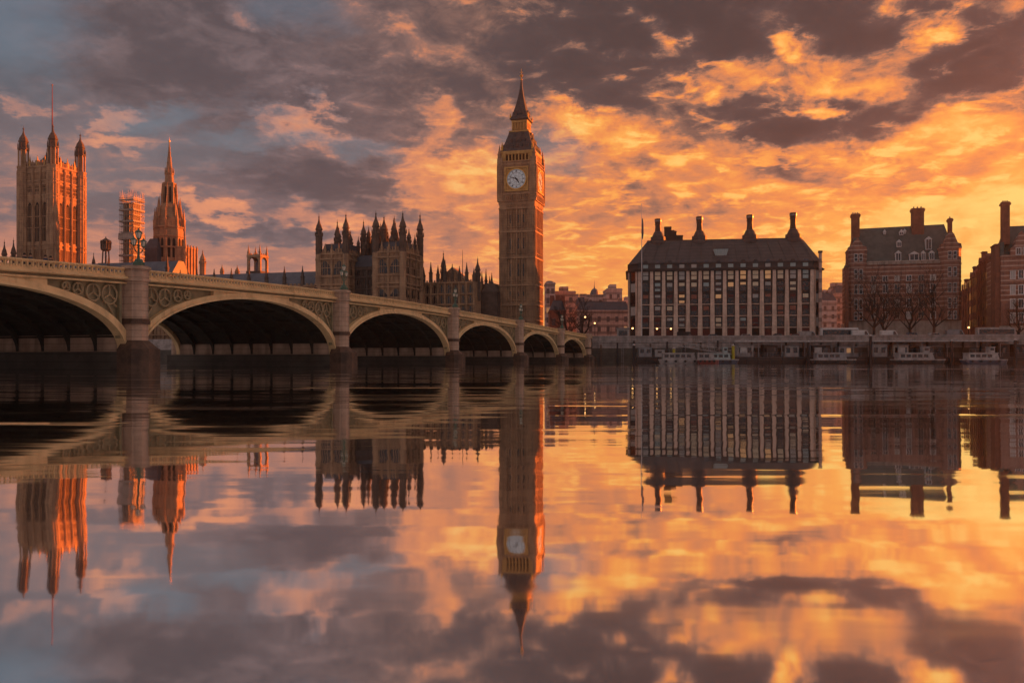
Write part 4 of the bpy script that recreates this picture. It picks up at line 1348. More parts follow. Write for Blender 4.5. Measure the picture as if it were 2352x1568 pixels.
for bi, x in enumerate(xs[:-1]):
    c = x + BAY / 2
    for ri, (z0, z1) in enumerate(rows):
        m = MB(); m.box(c - 1.0, c + 1.0, -.12, -.02, z0, z1); wo = m.build('window', M['window'], pc)
        if ri == 4 or WR.random() < (.35, .5, .75, .85)[min(ri, 3)]:
            hh = (z1 - z0)
            mat = WR.choice(['blind_cream', 'blind_grey', 'blind_teal', 'blind_cream', 'lit_window'] if ri >= 3 else ['blind_grey', 'blind_grey', 'blind_cream', 'blind_teal', 'lit_window', 'pc_red', 'pc_red', 'blind_rust', 'blind_rust'])
            if 6 < bi < 12 and ri == 4: mat = WR.choice(['lit_window', 'blind_cream', 'lit_window'])
            spans = [(z0 + .12, z0 + hh * .47), (z0 + hh * .55, z1 - .1)] if ri == 4 else [(z1 - hh * WR.uniform(.28, .55), z1 - .1)]
            if ri < 4 and WR.random() < .4: spans.append((z0 + .1, z0 + hh * .3))
            for za, zb in spans:
                m = MB(); m.box(c - .9, c + .9, -.17, -.13, za, zb); m.build('blind', M[mat], wo)
        if ri < 3 or WR.random() < .4:
            m = MB(); m.box(c - 1.02, c + 1.02, -.26, -.12, z0 + 1.35, z0 + 1.55); m.build('transom', M['pc_red'] if WR.random() < .5 else M['bronze'], wo)
    m = MB(); m.box(c - 1.45, c + 1.45, -.12, -.02, -.5, 4.4); m.build('arcade_opening', M['pc_red'] if bi % 3 else M['void'], pc)
    m = MB(); m.box(c - .85, c + .85, -.20, -.05, EAVE + 1.0, EAVE + 2.2); m.build('attic_window', M['blind_teal'] if WR.random() < .6 else M['blind_grey'], pc)
    m = MB(); m.ext([(c - .8, RB), (c + .8, RB), (c + .55, RB + .75), (c - .55, RB + .75)], -.15, 1.1); m.build('roof_vent', M['pc_roof'] if WR.random() < .6 else M['lead'], rf)
# canted corners
for sg in (-1, 1):
    x0, y0, x1, y1 = sg * HW, 0, sg * (HW + 3.2), 3.6
    dxn, dyn = (x1 - x0), (y1 - y0); L = math.hypot(dxn, dyn)
    T_ = lambda u, o, z: (x0 + dxn / L * u + dyn / L * o * sg * sg * (1 if sg > 0 else -1), y0 + dyn / L * u - abs(dxn) / L * o, z)
    m = MB(T_)
    for u in (.5, L - .4): m.box(u - .35, u + .35, 0, .5, -1, EAVE - .1)
    m.build('pillar', M['pc_stone'], pc)
    for ri, (z0, z1) in enumerate(rows):
        m = MB(T_); m.box(1.2, L - 1.1, .03, .1, z0, z1); m.build('window', M['blind_grey'] if (ri + (sg > 0)) % 2 else M['window'], pc)
for px, pt, k in ((1512, 500, 1.0), (1607, 497, 1.0), (1721, 495.5, 1.0), (1817.5, 493, 1.08)):
    Yc = 304.0
    lx = (X(px, Yc) - PX) * math.cos(PR) + (Yc - PY) * math.sin(PR)
    ly = 11.0
    b_ = MB(); b_.lathe(lx, ly, [(RT - 1.2, 3.3), (RT - .2, 3.15), (RT + .1, 2.75), (RT + 1.7, 2.65), (RT + 1.75, 2.2), (RT + 3.3, 1.5), (RT + 3.65, 1.2)], 12)
    co = b_.build('chimney', M['pc_roof'], pc)
    zt = Z(pt, Yc) - GROUND
    b_ = MB(); b_.lathe(lx, ly, [(RT + 3.5, 1.18), (RT + 5.2, 1.02), (zt - 2.0, .98), (zt - 1.2, 1.15), (zt, 1.22)], 12); b_.lathe(lx, ly, [(zt - 2.1, 1.22), (zt - 1.9, 1.22)], 12)
    b_.build('flue', M['bronze'], co)
    b_ = MB(); b_.lathe(lx, ly, [(zt - 1.0, 1.25), (zt - .55, 1.27)], 12); b_.build('flue_band', M['grey'], co)
for px, pt, w_ in ((1530, 523, 1.0), (1538, 523, .7), (1543, 531, 1.0), (1549, 533, .8), (1560, 543, 1.5)):
    lx = (X(px, 316) - PX) * math.cos(PR) + 23 * math.sin(PR)
    m = MB(); m.box(lx - w_ * .75, lx + w_ * .75, 18, 20, RT, Z(pt, 316) - GROUND); m.box(lx - w_ * .85, lx + w_ * .85, 17.9, 20.1, Z(pt, 316) - GROUND - .5, Z(pt, 316) - GROUND - .2); m.build('vent_stack', M['bronze'], pc)
lx = (X(1655, 297) - PX) * math.cos(PR) + 4 * math.sin(PR)
m = MB(); m.ext([(lx - 1.7, pz_(592, 297)), (lx + 1.7, pz_(592, 297)), (lx + 2.5, pz_(573, 297)), (lx - 2.5, pz_(573, 297))], 2.6, 8.5); m.build('skylight', M['blind_teal'], rf)
m = MB()
for i in range(6): 
    q_ = -2 + i * .8
    m.tube((lx + q_ * .7, 2.55, pz_(592, 297)), (lx + q_, 2.55, pz_(573, 297)), .06, n=4)
m.build('glazing_bars', M['grey'], rf)

fx, fy = X(1474, 292), 292.0
fp = thing('flagpole', 'slim flagpole with a furled dark flag left of the office block roof', 'flagpole', (fx, fy, GROUND))
m = MB(); m.tube((0, 0, -.5), (0, 0, Z(470, fy) - GROUND), .17, .09, 8); m.lathe(0, 0, [(Z(470, fy) - GROUND, .2), (Z(467, fy) - GROUND, .05)], 6); m.build('pole', M['white'], fp)
m = MB(); m.lathe(.28, 0, [(Z(549, fy) - GROUND, .12), (Z(535, fy) - GROUND, .42), (Z(515, fy) - GROUND, .34), (Z(502, fy) - GROUND, .12)], 7); m.build('flag', M['navy'], fp)
mx, my = X(1884, 288), 288.0
ms = thing('flue_stack', 'tall thin brick flue stack by the right corner of the office block', 'chimney', (mx, my, GROUND), R(-10))
m = MB(); m.rect(0, 0, [(-1, .5, .6), (Z(580, my) - GROUND, .44, .5)]); m.build('shaft', M['far_brown'], ms)
m = MB(); m.rect(0, 0, [(Z(581, my) - GROUND, .62, .7), (Z(576, my) - GROUND, .62, .7)]); m.build('cap', M['dark_stone'], ms)

# ------------------------------------------------------------------ red brick building with striped turrets
NX, NY, NR = X(2075, 293), 293.0, R(-15)
nb = thing('brick_building', 'red and white striped brick building with steep green slate roof behind bare trees', 'building', (NX, NY, GROUND), NR)
bz = lambda py, Y=291.0: Z(py, Y) - GROUND
W2 = 17.6
EV = bz(600)
m = MB(); m.box(-W2, W2, 0, 19, bz(735), EV)
for py in (735, 712, 678, 646): m.box(-W2 - .1, W2 + .1, -.25, .02, bz(py) - .2, bz(py) + .2)
m.build('wall', M['brick_band'], nb)
m = MB(); m.box(-W2 - .3, W2 + .3, -.4, 19.2, -1, bz(738)); m.box(-W2 - .4, W2 + .4, -.55, .0, bz(738) - .1, bz(735) - .22); m.build('plinth', M['portland'], nb)
m = MB(); m.box(-11.6, 11.4, -.5, .3, EV, EV + .45); m.box(-11.6, 11.4, -.3, .3, EV - .7, EV); m.build('cornice', M['portland'], nb)
m = MB(); RZ = bz(522, 300)
m.loft([[(-W2 + .6, .4, EV + .1), (W2 - .6, .4, EV + .1), (W2 - .6, 18.6, EV + .1), (-W2 + .6, 18.6, EV + .1)], [(-14.6, 7.4, RZ), (14.2, 7.4, RZ + .5), (14.2, 11.5, RZ + .5), (-14.6, 11.5, RZ)]]); rf2 = m.build('roof', M['slate_green'], nb)
for x0, x1, gz in ((-W2 - .5, -11.4, 548), (11.2, W2 + .6, 540)):
    m = MB(); c = (x0 + x1) / 2
    pl_ = [(x0, 1.2), (x0 + 1.3, -1.3), (x1 - 1.3, -1.3), (x1, 1.2), (x1, 4), (x0, 4)]
    m.plan(pl_, bz(735), bz(572))
    for py in (712, 678, 646, 606, 572): m.plan([(c + (x - c) * 1.05, -.1 + (y + .1) * 1.08 if y < 2 else y) for x, y in pl_], bz(py) - .22, bz(py) + .22)
    m.ext([(x0 + .2, bz(572)), (x1 - .2, bz(572)), (x1 - .5, bz(562)), (x1 - 1.5, bz(560)), (c + .9, bz(gz)), (c, bz(gz) + 1.0), (c - .9, bz(gz)), (x0 + 1.5, bz(560)), (x0 + .5, bz(562))], -.9, 2.8)
    m.build('corner_bay', M['brick_band'], nb)
    for py0, py1 in ((596, 580), (636, 616), (672, 652), (708, 686), (733, 716)):
        for u in (-1.05, .55):
            a = MB(); a.box(c + u, c + u + .95, -1.42, -1.28, bz(py0), bz(py1)); wo = a.build('window', M['window'], nb)
            a = MB(); a.box(c + u - .12, c + u + 1.07, -1.40, -1.29, bz(py1), bz(py1) + .2); a.box(c + u - .12, c + u, -1.40, -1.29, bz(py0), bz(py1)); a.box(c + u + .95, c + u + 1.07, -1.40, -1.29, bz(py0), bz(py1)); a.box(c + u - .15, c + u + 1.1, -1.46, -1.29, bz(py0) - .2, bz(py0)); a.box(c + u, c + u + .95, -1.46, -1.42, (bz(py0) + bz(py1)) / 2 - .08, (bz(py0) + bz(py1)) / 2 + .08)
            a.build('window_frame', M['white'], wo)
for py0, py1 in ((646, 632), (672, 652), (706, 686), (732, 716)):
    for i in range(6):
        c = -9.5 + i * 3.75
        a = MB(); a.box(c - .7, c + .7, -.14, -.02, bz(py0) + .3, bz(py1)); wo = a.build('window', M['window'] if (i + py0) % 3 else M['blind_grey'], nb)
        a = MB(); a.box(c - .9, c + .9, -.18, -.03, bz(py1), bz(py1) + .22); a.box(c - .9, c - .7, -.18, -.03, bz(py0) + .3, bz(py1)); a.box(c + .7, c + .9, -.18, -.03, bz(py0) + .3, bz(py1)); a.box(c - .06, c + .06, -.18, -.14, bz(py0) + .3, bz(py1)); a.box(c - .95, c + .95, -.22, -.03, bz(py0) + .05, bz(py0) + .3)
        a.build('window_frame', M['white'] if i % 2 else M['portland'], wo)
for px, p0, p1, w_, tall in ((2065, 598, 580, .9, 1), (2065, 567, 556, .75, 0), (2100, 598, 583, 1.5, 0), (2130, 575, 551, .95, 1), (2138, 598, 582, .8, 0), (2120, 598, 582, .6, 0), (2069, 541, 534, .65, 0), (2076, 538, 533, .4, 0), (2032, 538, 533, .4, 0)):
    Yd = 292 + (600 - p0) * .12
    lx = (X(px, Yd) - NX) * math.cos(NR) + (Yd - NY) * math.sin(NR)
    ly = (600 - p0) * .085 + .1
    z0, z1 = Z(p0, Yd) - GROUND, Z(p1, Yd) - GROUND
    m = MB(); m.box(lx - w_, lx + w_, ly - .1, ly + 5 - (600 - p0) * .02, z0, z1); m.ext([(lx - w_ - .15, z1), (lx + w_ + .15, z1), (lx, z1 + .9)], ly - .25, ly + 4)
    dm = m.build('dormer', M['white'], rf2)
    m = MB(); m.box(lx - w_ + .22, lx - .08, ly - .14, ly - .11, z0 + .2, z1 - .15); m.box(lx + .08, lx + w_ - .22, ly - .14, ly - .11, z0 + .2, z1 - .15); m.build('window', M['window'], dm) if False else m.build('pane', M['window'], rf2)
for px, pt, pb, w_ in ((1970, 485, 548, 1.3), (2108.5, 478, 545, 1.95), (2179, 504, 545, .55)):
    Yd = 297.0
    lx = (X(px, Yd) - NX) * math.cos(NR) + (Yd - NY) * math.sin(NR)
    ly = 5.6
    z0, z1 = Z(pb, Yd) - GROUND - 3, Z(pt, Yd) - GROUND
    m = MB(); m.box(lx - w_, lx + w_, ly, ly + 2.2, z0, z1 - 1.2)
    for e in (-.6, 0, .6): m.box(lx + e * w_ - .12, lx + e * w_ + .12, ly - .14, ly + .02, z0, z1 - 2)
    m.box(lx - w_ - .2, lx + w_ + .2, ly - .22, ly + 2.42, z1 - 1.2, z1 - .8); m.box(lx - w_ - .3, lx + w_ + .3, ly - .32, ly + 2.52, z1 - .8, z1 - .35); m.box(lx - w_ - .1, lx + w_ + .1, ly - .12, ly + 2.3, z1 - .35, z1)
    ch = m.build('chimney', M['brick'], nb)
    for j in range(3 if w_ > 1 else 1):
        m = MB(); q_ = lx + (j - 1) * w_ * .6 if w_ > 1 else lx
        m.lathe(q_, ly + 1.1, [(z1, .26), (z1 + .7, .2)], 8); m.build('chimney_pot', M['far_brown'], ch)
wx_, wy_ = X(1945, 291), 291.0
wg = thing('brick_flue', 'dark narrow flue column left of the striped brick building', 'chimney', (wx_, wy_, GROUND), NR)
m = MB(); m.box(-.55, .55, -.4, 1.5, -1, Z(612, wy_) - GROUND); m.box(-.1, .5, -.2, 1.0, Z(612, wy_) - GROUND, Z(575, wy_) - GROUND); m.build('shaft', M['brick'], wg)
m = MB(); m.box(-.7, .7, -.55, 1.65, Z(614, wy_) - GROUND, Z(610, wy_) - GROUND); m.build('cap', M['dark_stone'], wg)

# ------------------------------------------------------------------ brick building at the right edge
QX, QY, QR = X(2299, 264), 264.0, R(-19.7)
qb = thing('brick_mansion', 'striped brick mansion cut by the right edge with a tall chimney and long side wing', 'building', (QX, QY, GROUND), QR)
qz = lambda py, Y=264.0: Z(py, Y) - GROUND
m = MB(); m.box(0, 30, 0, 24, qz(745), qz(588))
for py in (745, 712, 680, 650, 620, 588): m.box(-.12, 30, -.3, .02, qz(py) - .22, qz(py) + .22)
m.build('wall', M['brick_band'], qb)
m = MB(); m.box(-.3, 30.3, -.45, 24.2, -1, qz(748)); m.build('plinth', M['portland'], qb)
m = MB(); m.box(-.2, .9, .3, 14, qz(588), qz(556)); m.loft([[(.9, 1.0, qz(588)), (29, 1.0, qz(588)), (29, 23, qz(588)), (.9, 23, qz(588))], [(3.5, 8.5, qz(512)), (26, 8.5, qz(512)), (26, 15, qz(512)), (3.5, 15, qz(512))]]); rf3 = m.build('roof', M['slate_green'], qb)
m = MB(); c = 5.6
m.ext([(2.5, qz(588)), (8.7, qz(588)), (8.7, qz(572)), (7.6, qz(566)), (7.2, qz(552)), (6.2, qz(540)), (5.6, qz(533)), (5.0, qz(540)), (4.0, qz(552)), (3.6, qz(566)), (2.5, qz(572))], -.7, 3)
m.build('gable', M['brick_band'], qb)
for py0, py1 in ((586, 572), (640, 622), (676, 656), (708, 688), (740, 720)):
    for i in range(6):
        c = 3.2 + i * 2.2 if py0 != 586 else 4.6 + i * 1.9
        if py0 == 586 and i > 1: continue
        yy = -.7 if py0 == 586 else 0
        a = MB(); a.box(c - .55, c + .55, yy - .14, yy - .02, qz(py0), qz(py1)); wo = a.build('window', M['window'] if (i + py0) % 4 else M['blind_grey'], qb)
        a = MB(); a.box(c - .75, c - .55, yy - .18, yy - .03, qz(py0), qz(py1)); a.box(c + .55, c + .75, yy - .18, yy - .03, qz(py0), qz(py1)); a.box(c - .8, c + .8, yy - .2, yy - .03, qz(py1), qz(py1) + .25); a.box(c - .8, c + .8, yy - .22, yy - .03, qz(py0) - .25, qz(py0)); a.box(c - .05, c + .05, yy - .17, yy - .14, qz(py0), qz(py1))
        a.build('window_frame', M['white'], wo)
m = MB(); m.box(.6, 2.8, 2.0, 4.4, qz(560), qz(472, 268)); m.box(.3, 3.1, 1.7, 4.7, qz(474, 268), qz(470, 268)); m.box(.5, 2.9, 1.9, 4.5, qz(470, 268), qz(467, 268))
for e in (1.0, 1.7, 2.4): m.box(e - .13, e + .13, 1.85, 2.02, qz(560), qz(478, 268))
ch = m.build('chimney', M['brick'], qb)
for e in (1.1, 1.7, 2.3):
    m = MB(); m.lathe(e, 3.2, [(qz(467, 268), .25), (qz(463, 268), .2)], 8); m.build('chimney_pot', M['far_brown'], ch)
m = MB(); m.box(-1.4, .05, .8, 8, 0, qz(562)); m.box(-1.6, .1, .6, 8.2, qz(562), qz(559)); m.build('side_bay', M['brick'], qb)
# long wing stepping down towards the back
for y0, y1, zt, rt in ((24, 44, qz(575), 3.0), (44, 62, qz(600), 2.6), (62, 82, qz(622), 2.4)):
    m = MB(); m.box(.4, 22, y0, y1, -1, zt)
    for i in range(int((y1 - y0) / 4)):
        yq = y0 + i * 4 + .4
        m.box(.1, .45, yq, yq + .7, -1, zt); m.box(.2, .45, y0, y1, zt - .5, zt - .002 * i - .05)
    m.build('wing_wall', M['brick'], qb)
    m = MB(); m.loft([[(.5, y0 + .1, zt), (21.9, y0 + .1, zt), (21.9, y1 - .1, zt), (.5, y1 - .1, zt)], [(5, y0 + .1, zt + rt), (17, y0 + .1, zt + rt), (17, y1 - .1, zt + rt), (5, y1 - .1, zt + rt)]]); m.build('wing_roof', M['slate_green'], qb)
    for k in range(3):
        yq = y0 + (k + .5) * (y1 - y0) / 3
        m = MB(); m.ext([(yq - 1, zt), (yq + 1, zt), (yq + 1, zt + 1.3), (yq, zt + 2.3), (yq - 1, zt + 1.3)], .3, 3)
        m.v = [(y, x, z) for x, y, z in m.v]
        m.build('wing_dormer', M['brick'], qb)
    for z0 in (6, 11, 16, 21):
        for k in range(4):
            yq = y0 + 2.5 + k * (y1 - y0 - 3) / 3.4
            a = MB(); a.box(.33, .39, yq - .6, yq + .6, z0, z0 + 2.6); a.build('window', M['window'], qb)
    m = MB(); m.box(1.5, 3, y1 - 2.4, y1 - .6, zt, zt + 4.6); m.box(1.3, 3.2, y1 - 2.6, y1 - .4, zt + 4.0, zt + 4.4); m.build('chimney', M['brick'], qb)

# ------------------------------------------------------------------ distant buildings
def far_building(px0, px1, ptop, Y, depth, mat, label, kind='flat', extra=None):
    x0, x1 = X(px0, Y), X(px1, Y)
    t = thing('distant_building', label, 'building', ((x0 + x1) / 2, Y, GROUND))
    hw, zt = (x1 - x0) / 2, Z(ptop, Y) - GROUND
    m = MB()
    m.box(-hw, hw, 0, depth, -1, zt)
    m.box(-hw - .3, hw + .3, -.3, depth + .3, zt - .9, zt - .4)
    m.build('wall', M[mat], t)
    n = max(2, int(hw * 2 / 4.2)); fl = min(7, max(2, int(zt / 5)))
    for i in range(n):
        for k in range(fl):
            if len(t.children) > 90: break
            c = -hw + 2 * hw * (i + .5) / n; z0 = 3 + k * (zt - 4) / fl
            a = MB(); a.box(c - .75, c + .75, -.12, -.02, z0, z0 + (zt - 4) / fl * .55); a.build('window', M['lit_window'] if rnd.random() < .12 else M['far_glass'], t)
    if kind == 'flat':
        m = MB(); m.box(-hw * .5, hw * .35, depth * .2, depth * .7, zt, zt + 2.6); m.build('plant_room', M[mat], t)
    if kind == 'round':
        m = MB(); m.lathe(0, depth / 2, [(zt, hw * .98), (zt + hw * .25, hw * .9), (zt + hw * .5, hw * .55), (zt + hw * .55, .2)], 14); m.build('roof', M['lead'], t)
    if kind == 'dome':
        m = MB(); r_ = hw * .42
        m.lathe(0, hw, [(zt, r_ * 1.15), (zt + r_ * .5, r_ * 1.1), (zt + r_ * .55, r_ * 1.0), (zt + r_ * 1.1, r_ * .86), (zt + r_ * 1.5, r_ * .5), (zt + r_ * 1.65, r_ * .2), (zt + r_ * 2.0, r_ * .16), (zt + r_ * 2.1, .2), (zt + r_ * 3.6, .06)], 14); m.build('dome', M['lead'], t)
    if kind == 'mansard':
        m = MB(); m.rect(0, depth / 2, [(zt, hw, depth / 2), (zt + 4, hw - 1.6, depth / 2 - 2), (zt + 4.3, hw - 1.6, depth / 2 - 2)]); m.build('roof', M['slate'], t)
        for e in (-.6, .1, .7):
            m = MB(); m.box(hw * e - .9, hw * e + .9, depth * .4, depth * .6, zt + 2, zt + 6.5); m.build('chimney', M[mat], t)
    return t


far_building(1253, 1275, 648, 430, 14, 'far', 'rounded pale tower block directly right of the clock tower', 'round')
far_building(1275, 1322, 668, 440, 20, 'far_brown', 'flat roofed brown block right of the rounded pale tower block', 'flat')
far_building(1262, 1300, 712, 360, 12, 'brick', 'low red brick house at the foot of the clock tower', 'mansard')
far_building(1322, 1350, 700, 470, 16, 'far_brown', 'low brown building between the flat block and the domed building', 'mansard')
far_building(1345, 1390, 676, 500, 22, 'far', 'pale domed building with a thin spire on the horizon', 'dome')
far_building(1394, 1429, 662, 480, 20, 'far', 'pale square topped block between the domed building and the office block', 'flat')
far_building(1326, 1447, 712, 420, 16, 'far_brown', 'long brown street front below the domed building', 'mansard')
far_building(1430, 1462, 690, 520, 16, 'far', 'pale building touching the left corner of the office block', 'flat')
far_building(1886, 1922, 690, 470, 18, 'far', 'pale far building in the gap right of the office block', 'mansard')
far_building(1920, 1946, 672, 500, 18, 'far_brown', 'brown far building left of the dark narrow flue column', 'mansard')
far_building(2185, 2245, 745, 520, 20, 'far_brown', 'low far building closing the street between the two brick buildings', 'mansard')

# kiosk and low red brick house by the bridge end
kx, ky = X(1431, 258), 258.0
ki = thing('kiosk', 'pale boxy kiosk on the embankment near the bridge end', 'kiosk', (kx, ky, GROUND), R(-7))
m = MB(); m.box(-1.8, 1.8, 0, 3, -.2, 3.2); m.build('wall', M['offwhite'], ki)
m = MB(); m.box(-2.1, 2.1, -.4, 3.3, 3.2, 3.45); m.build('roof', M['grey'], ki)
m = MB(); m.box(-1.3, 1.3, -.08, -.02, 1.1, 2.6); m.build('hatch', M['window'], ki)

# ------------------------------------------------------------------ bare trees
def tree(px, Y, ptop, spread, label, seed, group='bare winter trees along the embankment'):
    r_ = random.Random(seed)
    x0 = X(px, Y)
    t = thing('bare_tree', label, 'tree', (x0, Y, GROUND), 0, group)
    H = Z(ptop, Y) - GROUND
    tm, cm = MB(), MB()
    trunk = [Vector((0, 0, -.3))]
    for k in range(1, 5): trunk.append(Vector((r_.uniform(-.25, .25) * k * .5, r_.uniform(-.2, .2) * k * .5, H * .10 * k)))
    for k in range(4): tm.tube(trunk[k], trunk[k + 1], .52 - .05 * k, .52 - .05 * (k + 1), 8)

    def grow(p_, d_, L, rad, lev):
        if lev == 0 or L < .25: return
        n = 2
        q_ = p_
        rad = max(rad, .034)
        for k in range(n):
            d_ = (d_ + Vector((r_.uniform(-.22, .22), r_.uniform(-.22, .22), r_.uniform(-.06, .16)))).normalized()
            e = q_ + d_ * L / n
            cm.tube(q_, e, rad * (1 - .25 * k), rad * (1 - .25 * (k + 1)), 5 if lev > 3 else 3)
            q_ = e
            if lev > 1 and k < n - 1:
                a = (d_ + Vector((r_.uniform(-1, 1), r_.uniform(-1, 1), r_.uniform(-.3, .7)))).normalized()
                grow(q_, a, L * r_.uniform(.5, .75), rad * .5, lev - 1)
        for _ in range(r_.choice((2, 3)) if lev > 2 else 3):
            a = (d_ + Vector((r_.uniform(-.9, .9), r_.uniform(-.9, .9), r_.uniform(-.35, .65)))).normalized()
            grow(q_, a, L * r_.uniform(.6, .82), rad * .55, lev - 1)
    for k in range(7):
        b0 = trunk[2 + k % 3]
        a = 2 * PI * k / 7 + r_.uniform(-.3, .3)
        dv = Vector((math.cos(a) * spread, math.sin(a) * spread, r_.uniform(.6, 1.4))).normalized()
        grow(b0, dv, H * r_.uniform(.26, .34), .24, 4)
    grow(trunk[4], Vector((0, 0, 1)), H * .32, .22, 5)
    tm.build('trunk', M['bark'], t)
    cm.build('crown', M['bark'], t)
    return t


tree(2008, 270, 642, .9, 'bare tree with single straight trunk before the left half of the striped building', 3)
tree(2145, 268, 636, 1.0, 'wide bare tree before the right half of the striped building', 5)
tree(2092, 276, 662, .9, 'smaller bare tree between the two large ones', 9)
tree(2030, 278, 668, .8, 'thin bare tree just right of the single straight trunk', 12)
tree(2338, 262, 700, .8, 'small bare tree at the right edge before the mansion', 15)
tree(1300, 300, 712, .9, 'small bare tree right of the clock tower foot', 17)
tree(1338, 310, 706, .9, 'bare tree beside the lit street lamp near the bridge end', 19)

# out-of-view stone office, added to keep the sun off the bridge
go = thing('shading_office', 'long tall unseen stone office building added to shade the bridge', 'building', (231, 258.5, GROUND), R(-14))
m = MB(); m.box(0, 115, 0, 30, -1, 39)
for z in (6, 12, 30, 36, 39): m.box(-.4, 115.4, -.5, 30.5, z - .4, z + .4)
for i in range(24): m.box(i * 4.9, i * 4.9 + 1.2, -.3, .02, 6, 30)
m.build('wall', M['portland'], go)
m = MB(); m.box(3, 112, 4, 26, 39.4, 42); m.build('roof', M['lead'], go)

# lit lamps along the embankment
def emb_lamp(px, py, Y, label):
    t = thing('lit_street_lamp', label, 'street lamp', (X(px, Y), Y, GROUND), 0, 'glowing lamps along the embankment')
    z = Z(py, Y) - GROUND
    m = MB(); m.lathe(0, 0, [(-.2, .22), (.6, .2), (.7, .1), (z - .35, .06), (z - .3, .16), (z - .24, .16)], 8); m.build('post', M['black'], t)
    m = MB(); m.lathe(0, 0, [(z - .24, .12), (z - .1, .27), (z + .1, .27), (z + .24, .1)], 10); m.build('globe', M['lit'], t)


emb_lamp(1344, 728, 300, 'glowing street lamp beyond the bridge end before brown fronts')
emb_lamp(1366, 742, 300, 'fainter glowing street lamp right of the one beyond the bridge end')
emb_lamp(1453, 754, 262, 'glowing street lamp at the left corner of the office block')
emb_lamp(1509, 755, 286, 'glowing lamp in the second arcade bay of the office block')
emb_lamp(1541, 755, 286, 'glowing lamp in the third arcade bay of the office block')
emb_lamp(2225, 752, 262, 'glowing street lamp before the gap between the brick buildings')

# ------------------------------------------------------------------ vehicles on the embankment road
def vehicle(px, Y, L, Hh, mat, name, label, cat, windows=True):
    t = thing(name, label, cat, (X(px, Y), Y, GROUND + .012), R(-7), 'vehicles on the embankment road')
    W_ = 2.1
    m = MB()
    if name == 'parked_car': pts = [(-L / 2, .35), (L / 2, .35), (L / 2, .85), (L * .34, .95), (L * .18, Hh), (-L * .28, Hh), (-L * .44, .95), (-L / 2, .85)]
    elif name in ('white_van', 'parked_van'): pts = [(-L / 2, .4), (L / 2, .4), (L / 2, 1.0), (L * .40, 1.25), (L * .27, Hh - .1), (L * .2, Hh), (-L / 2 + .1, Hh), (-L / 2, Hh - .15)]
    else: pts = [(-L / 2, .4), (L / 2, .4), (L / 2 + .05, 1.2), (L / 2 - .25, Hh - .15), (L / 2 - .5, Hh), (-L / 2 + .15, Hh), (-L / 2, Hh - .15)]
    m.ext(pts, 0, W_); m.build('body', M[mat], t)
    m = MB()
    if name == 'coach': m.box(-L / 2 + .4, L / 2 - .5, -.03, -.004, 1.35, Hh - .55)
    elif name in ('white_van', 'parked_van'): m.ext([(L * .14, 1.3), (L * .34, 1.3), (L * .24, Hh - .3), (L * .14, Hh - .3)], -.03, -.004)
    else: m.ext([(-L * .36, .95), (L * .28, .95), (L * .15, Hh - .12), (-L * .25, Hh - .12)], -.03, -.004)
    m.build('side_window', M['window'], t)
    for e in (-.32, .33):
        m = MB(); m.lathe(0, 0, [(-.12, .28), (-.12, .36), (.12, .36), (.12, .28)], 14, 0)
        m.v = [(x + e * L, z + .1, y + .36) for x, y, z in m.v]
        m.build('wheel', M['black'], t)


vehicle(1930, 259, 11, 3.5, 'white', 'coach', 'long white coach parked right of the office block', 'coach')
vehicle(1980, 256, 5.4, 2.7, 'white', 'white_van', 'white van parked right of the long white coach', 'van')
vehicle(2046, 255, 5.2, 2.6, 'white', 'white_van', 'white van parked between the tree trunks', 'van')
vehicle(1858, 262, 5.4, 2.6, 'offwhite', 'white_van', 'dull white van before the right end of the office block', 'van')
vehicle(2098, 254, 4.4, 1.9, 'navy', 'parked_car', 'dark blue car before the striped building', 'car')
vehicle(2198, 252, 5.4, 2.7, 'grey', 'parked_van', 'grey van at the street mouth between the brick buildings', 'van')
vehicle(2290, 250, 10.5, 3.3, 'offwhite', 'coach', 'dull white coach before the mansion at the right edge', 'coach')
vehicle(1716, 264, 4.5, 1.75, 'grey', 'parked_car', 'silver grey car before the middle bays of the office block', 'car')
vehicle(1640, 266, 4.4, 1.8, 'navy', 'parked_car', 'dusky blue car below the office block skylight', 'car')
vehicle(1575, 267, 5.2, 2.6, 'black', 'parked_van', 'black van before the left bays of the office block', 'van')
vehicle(1828, 262.5, 4.4, 1.8, 'red', 'parked_car', 'dark red car left of the dull white van', 'car')
vehicle(2150, 253, 4.4, 1.8, 'offwhite', 'parked_car', 'pale car under the wide bare tree', 'car')
vehicle(1790, 263, 4.4, 1.9, 'black', 'parked_car', 'black car before the right bays of the office block', 'car')

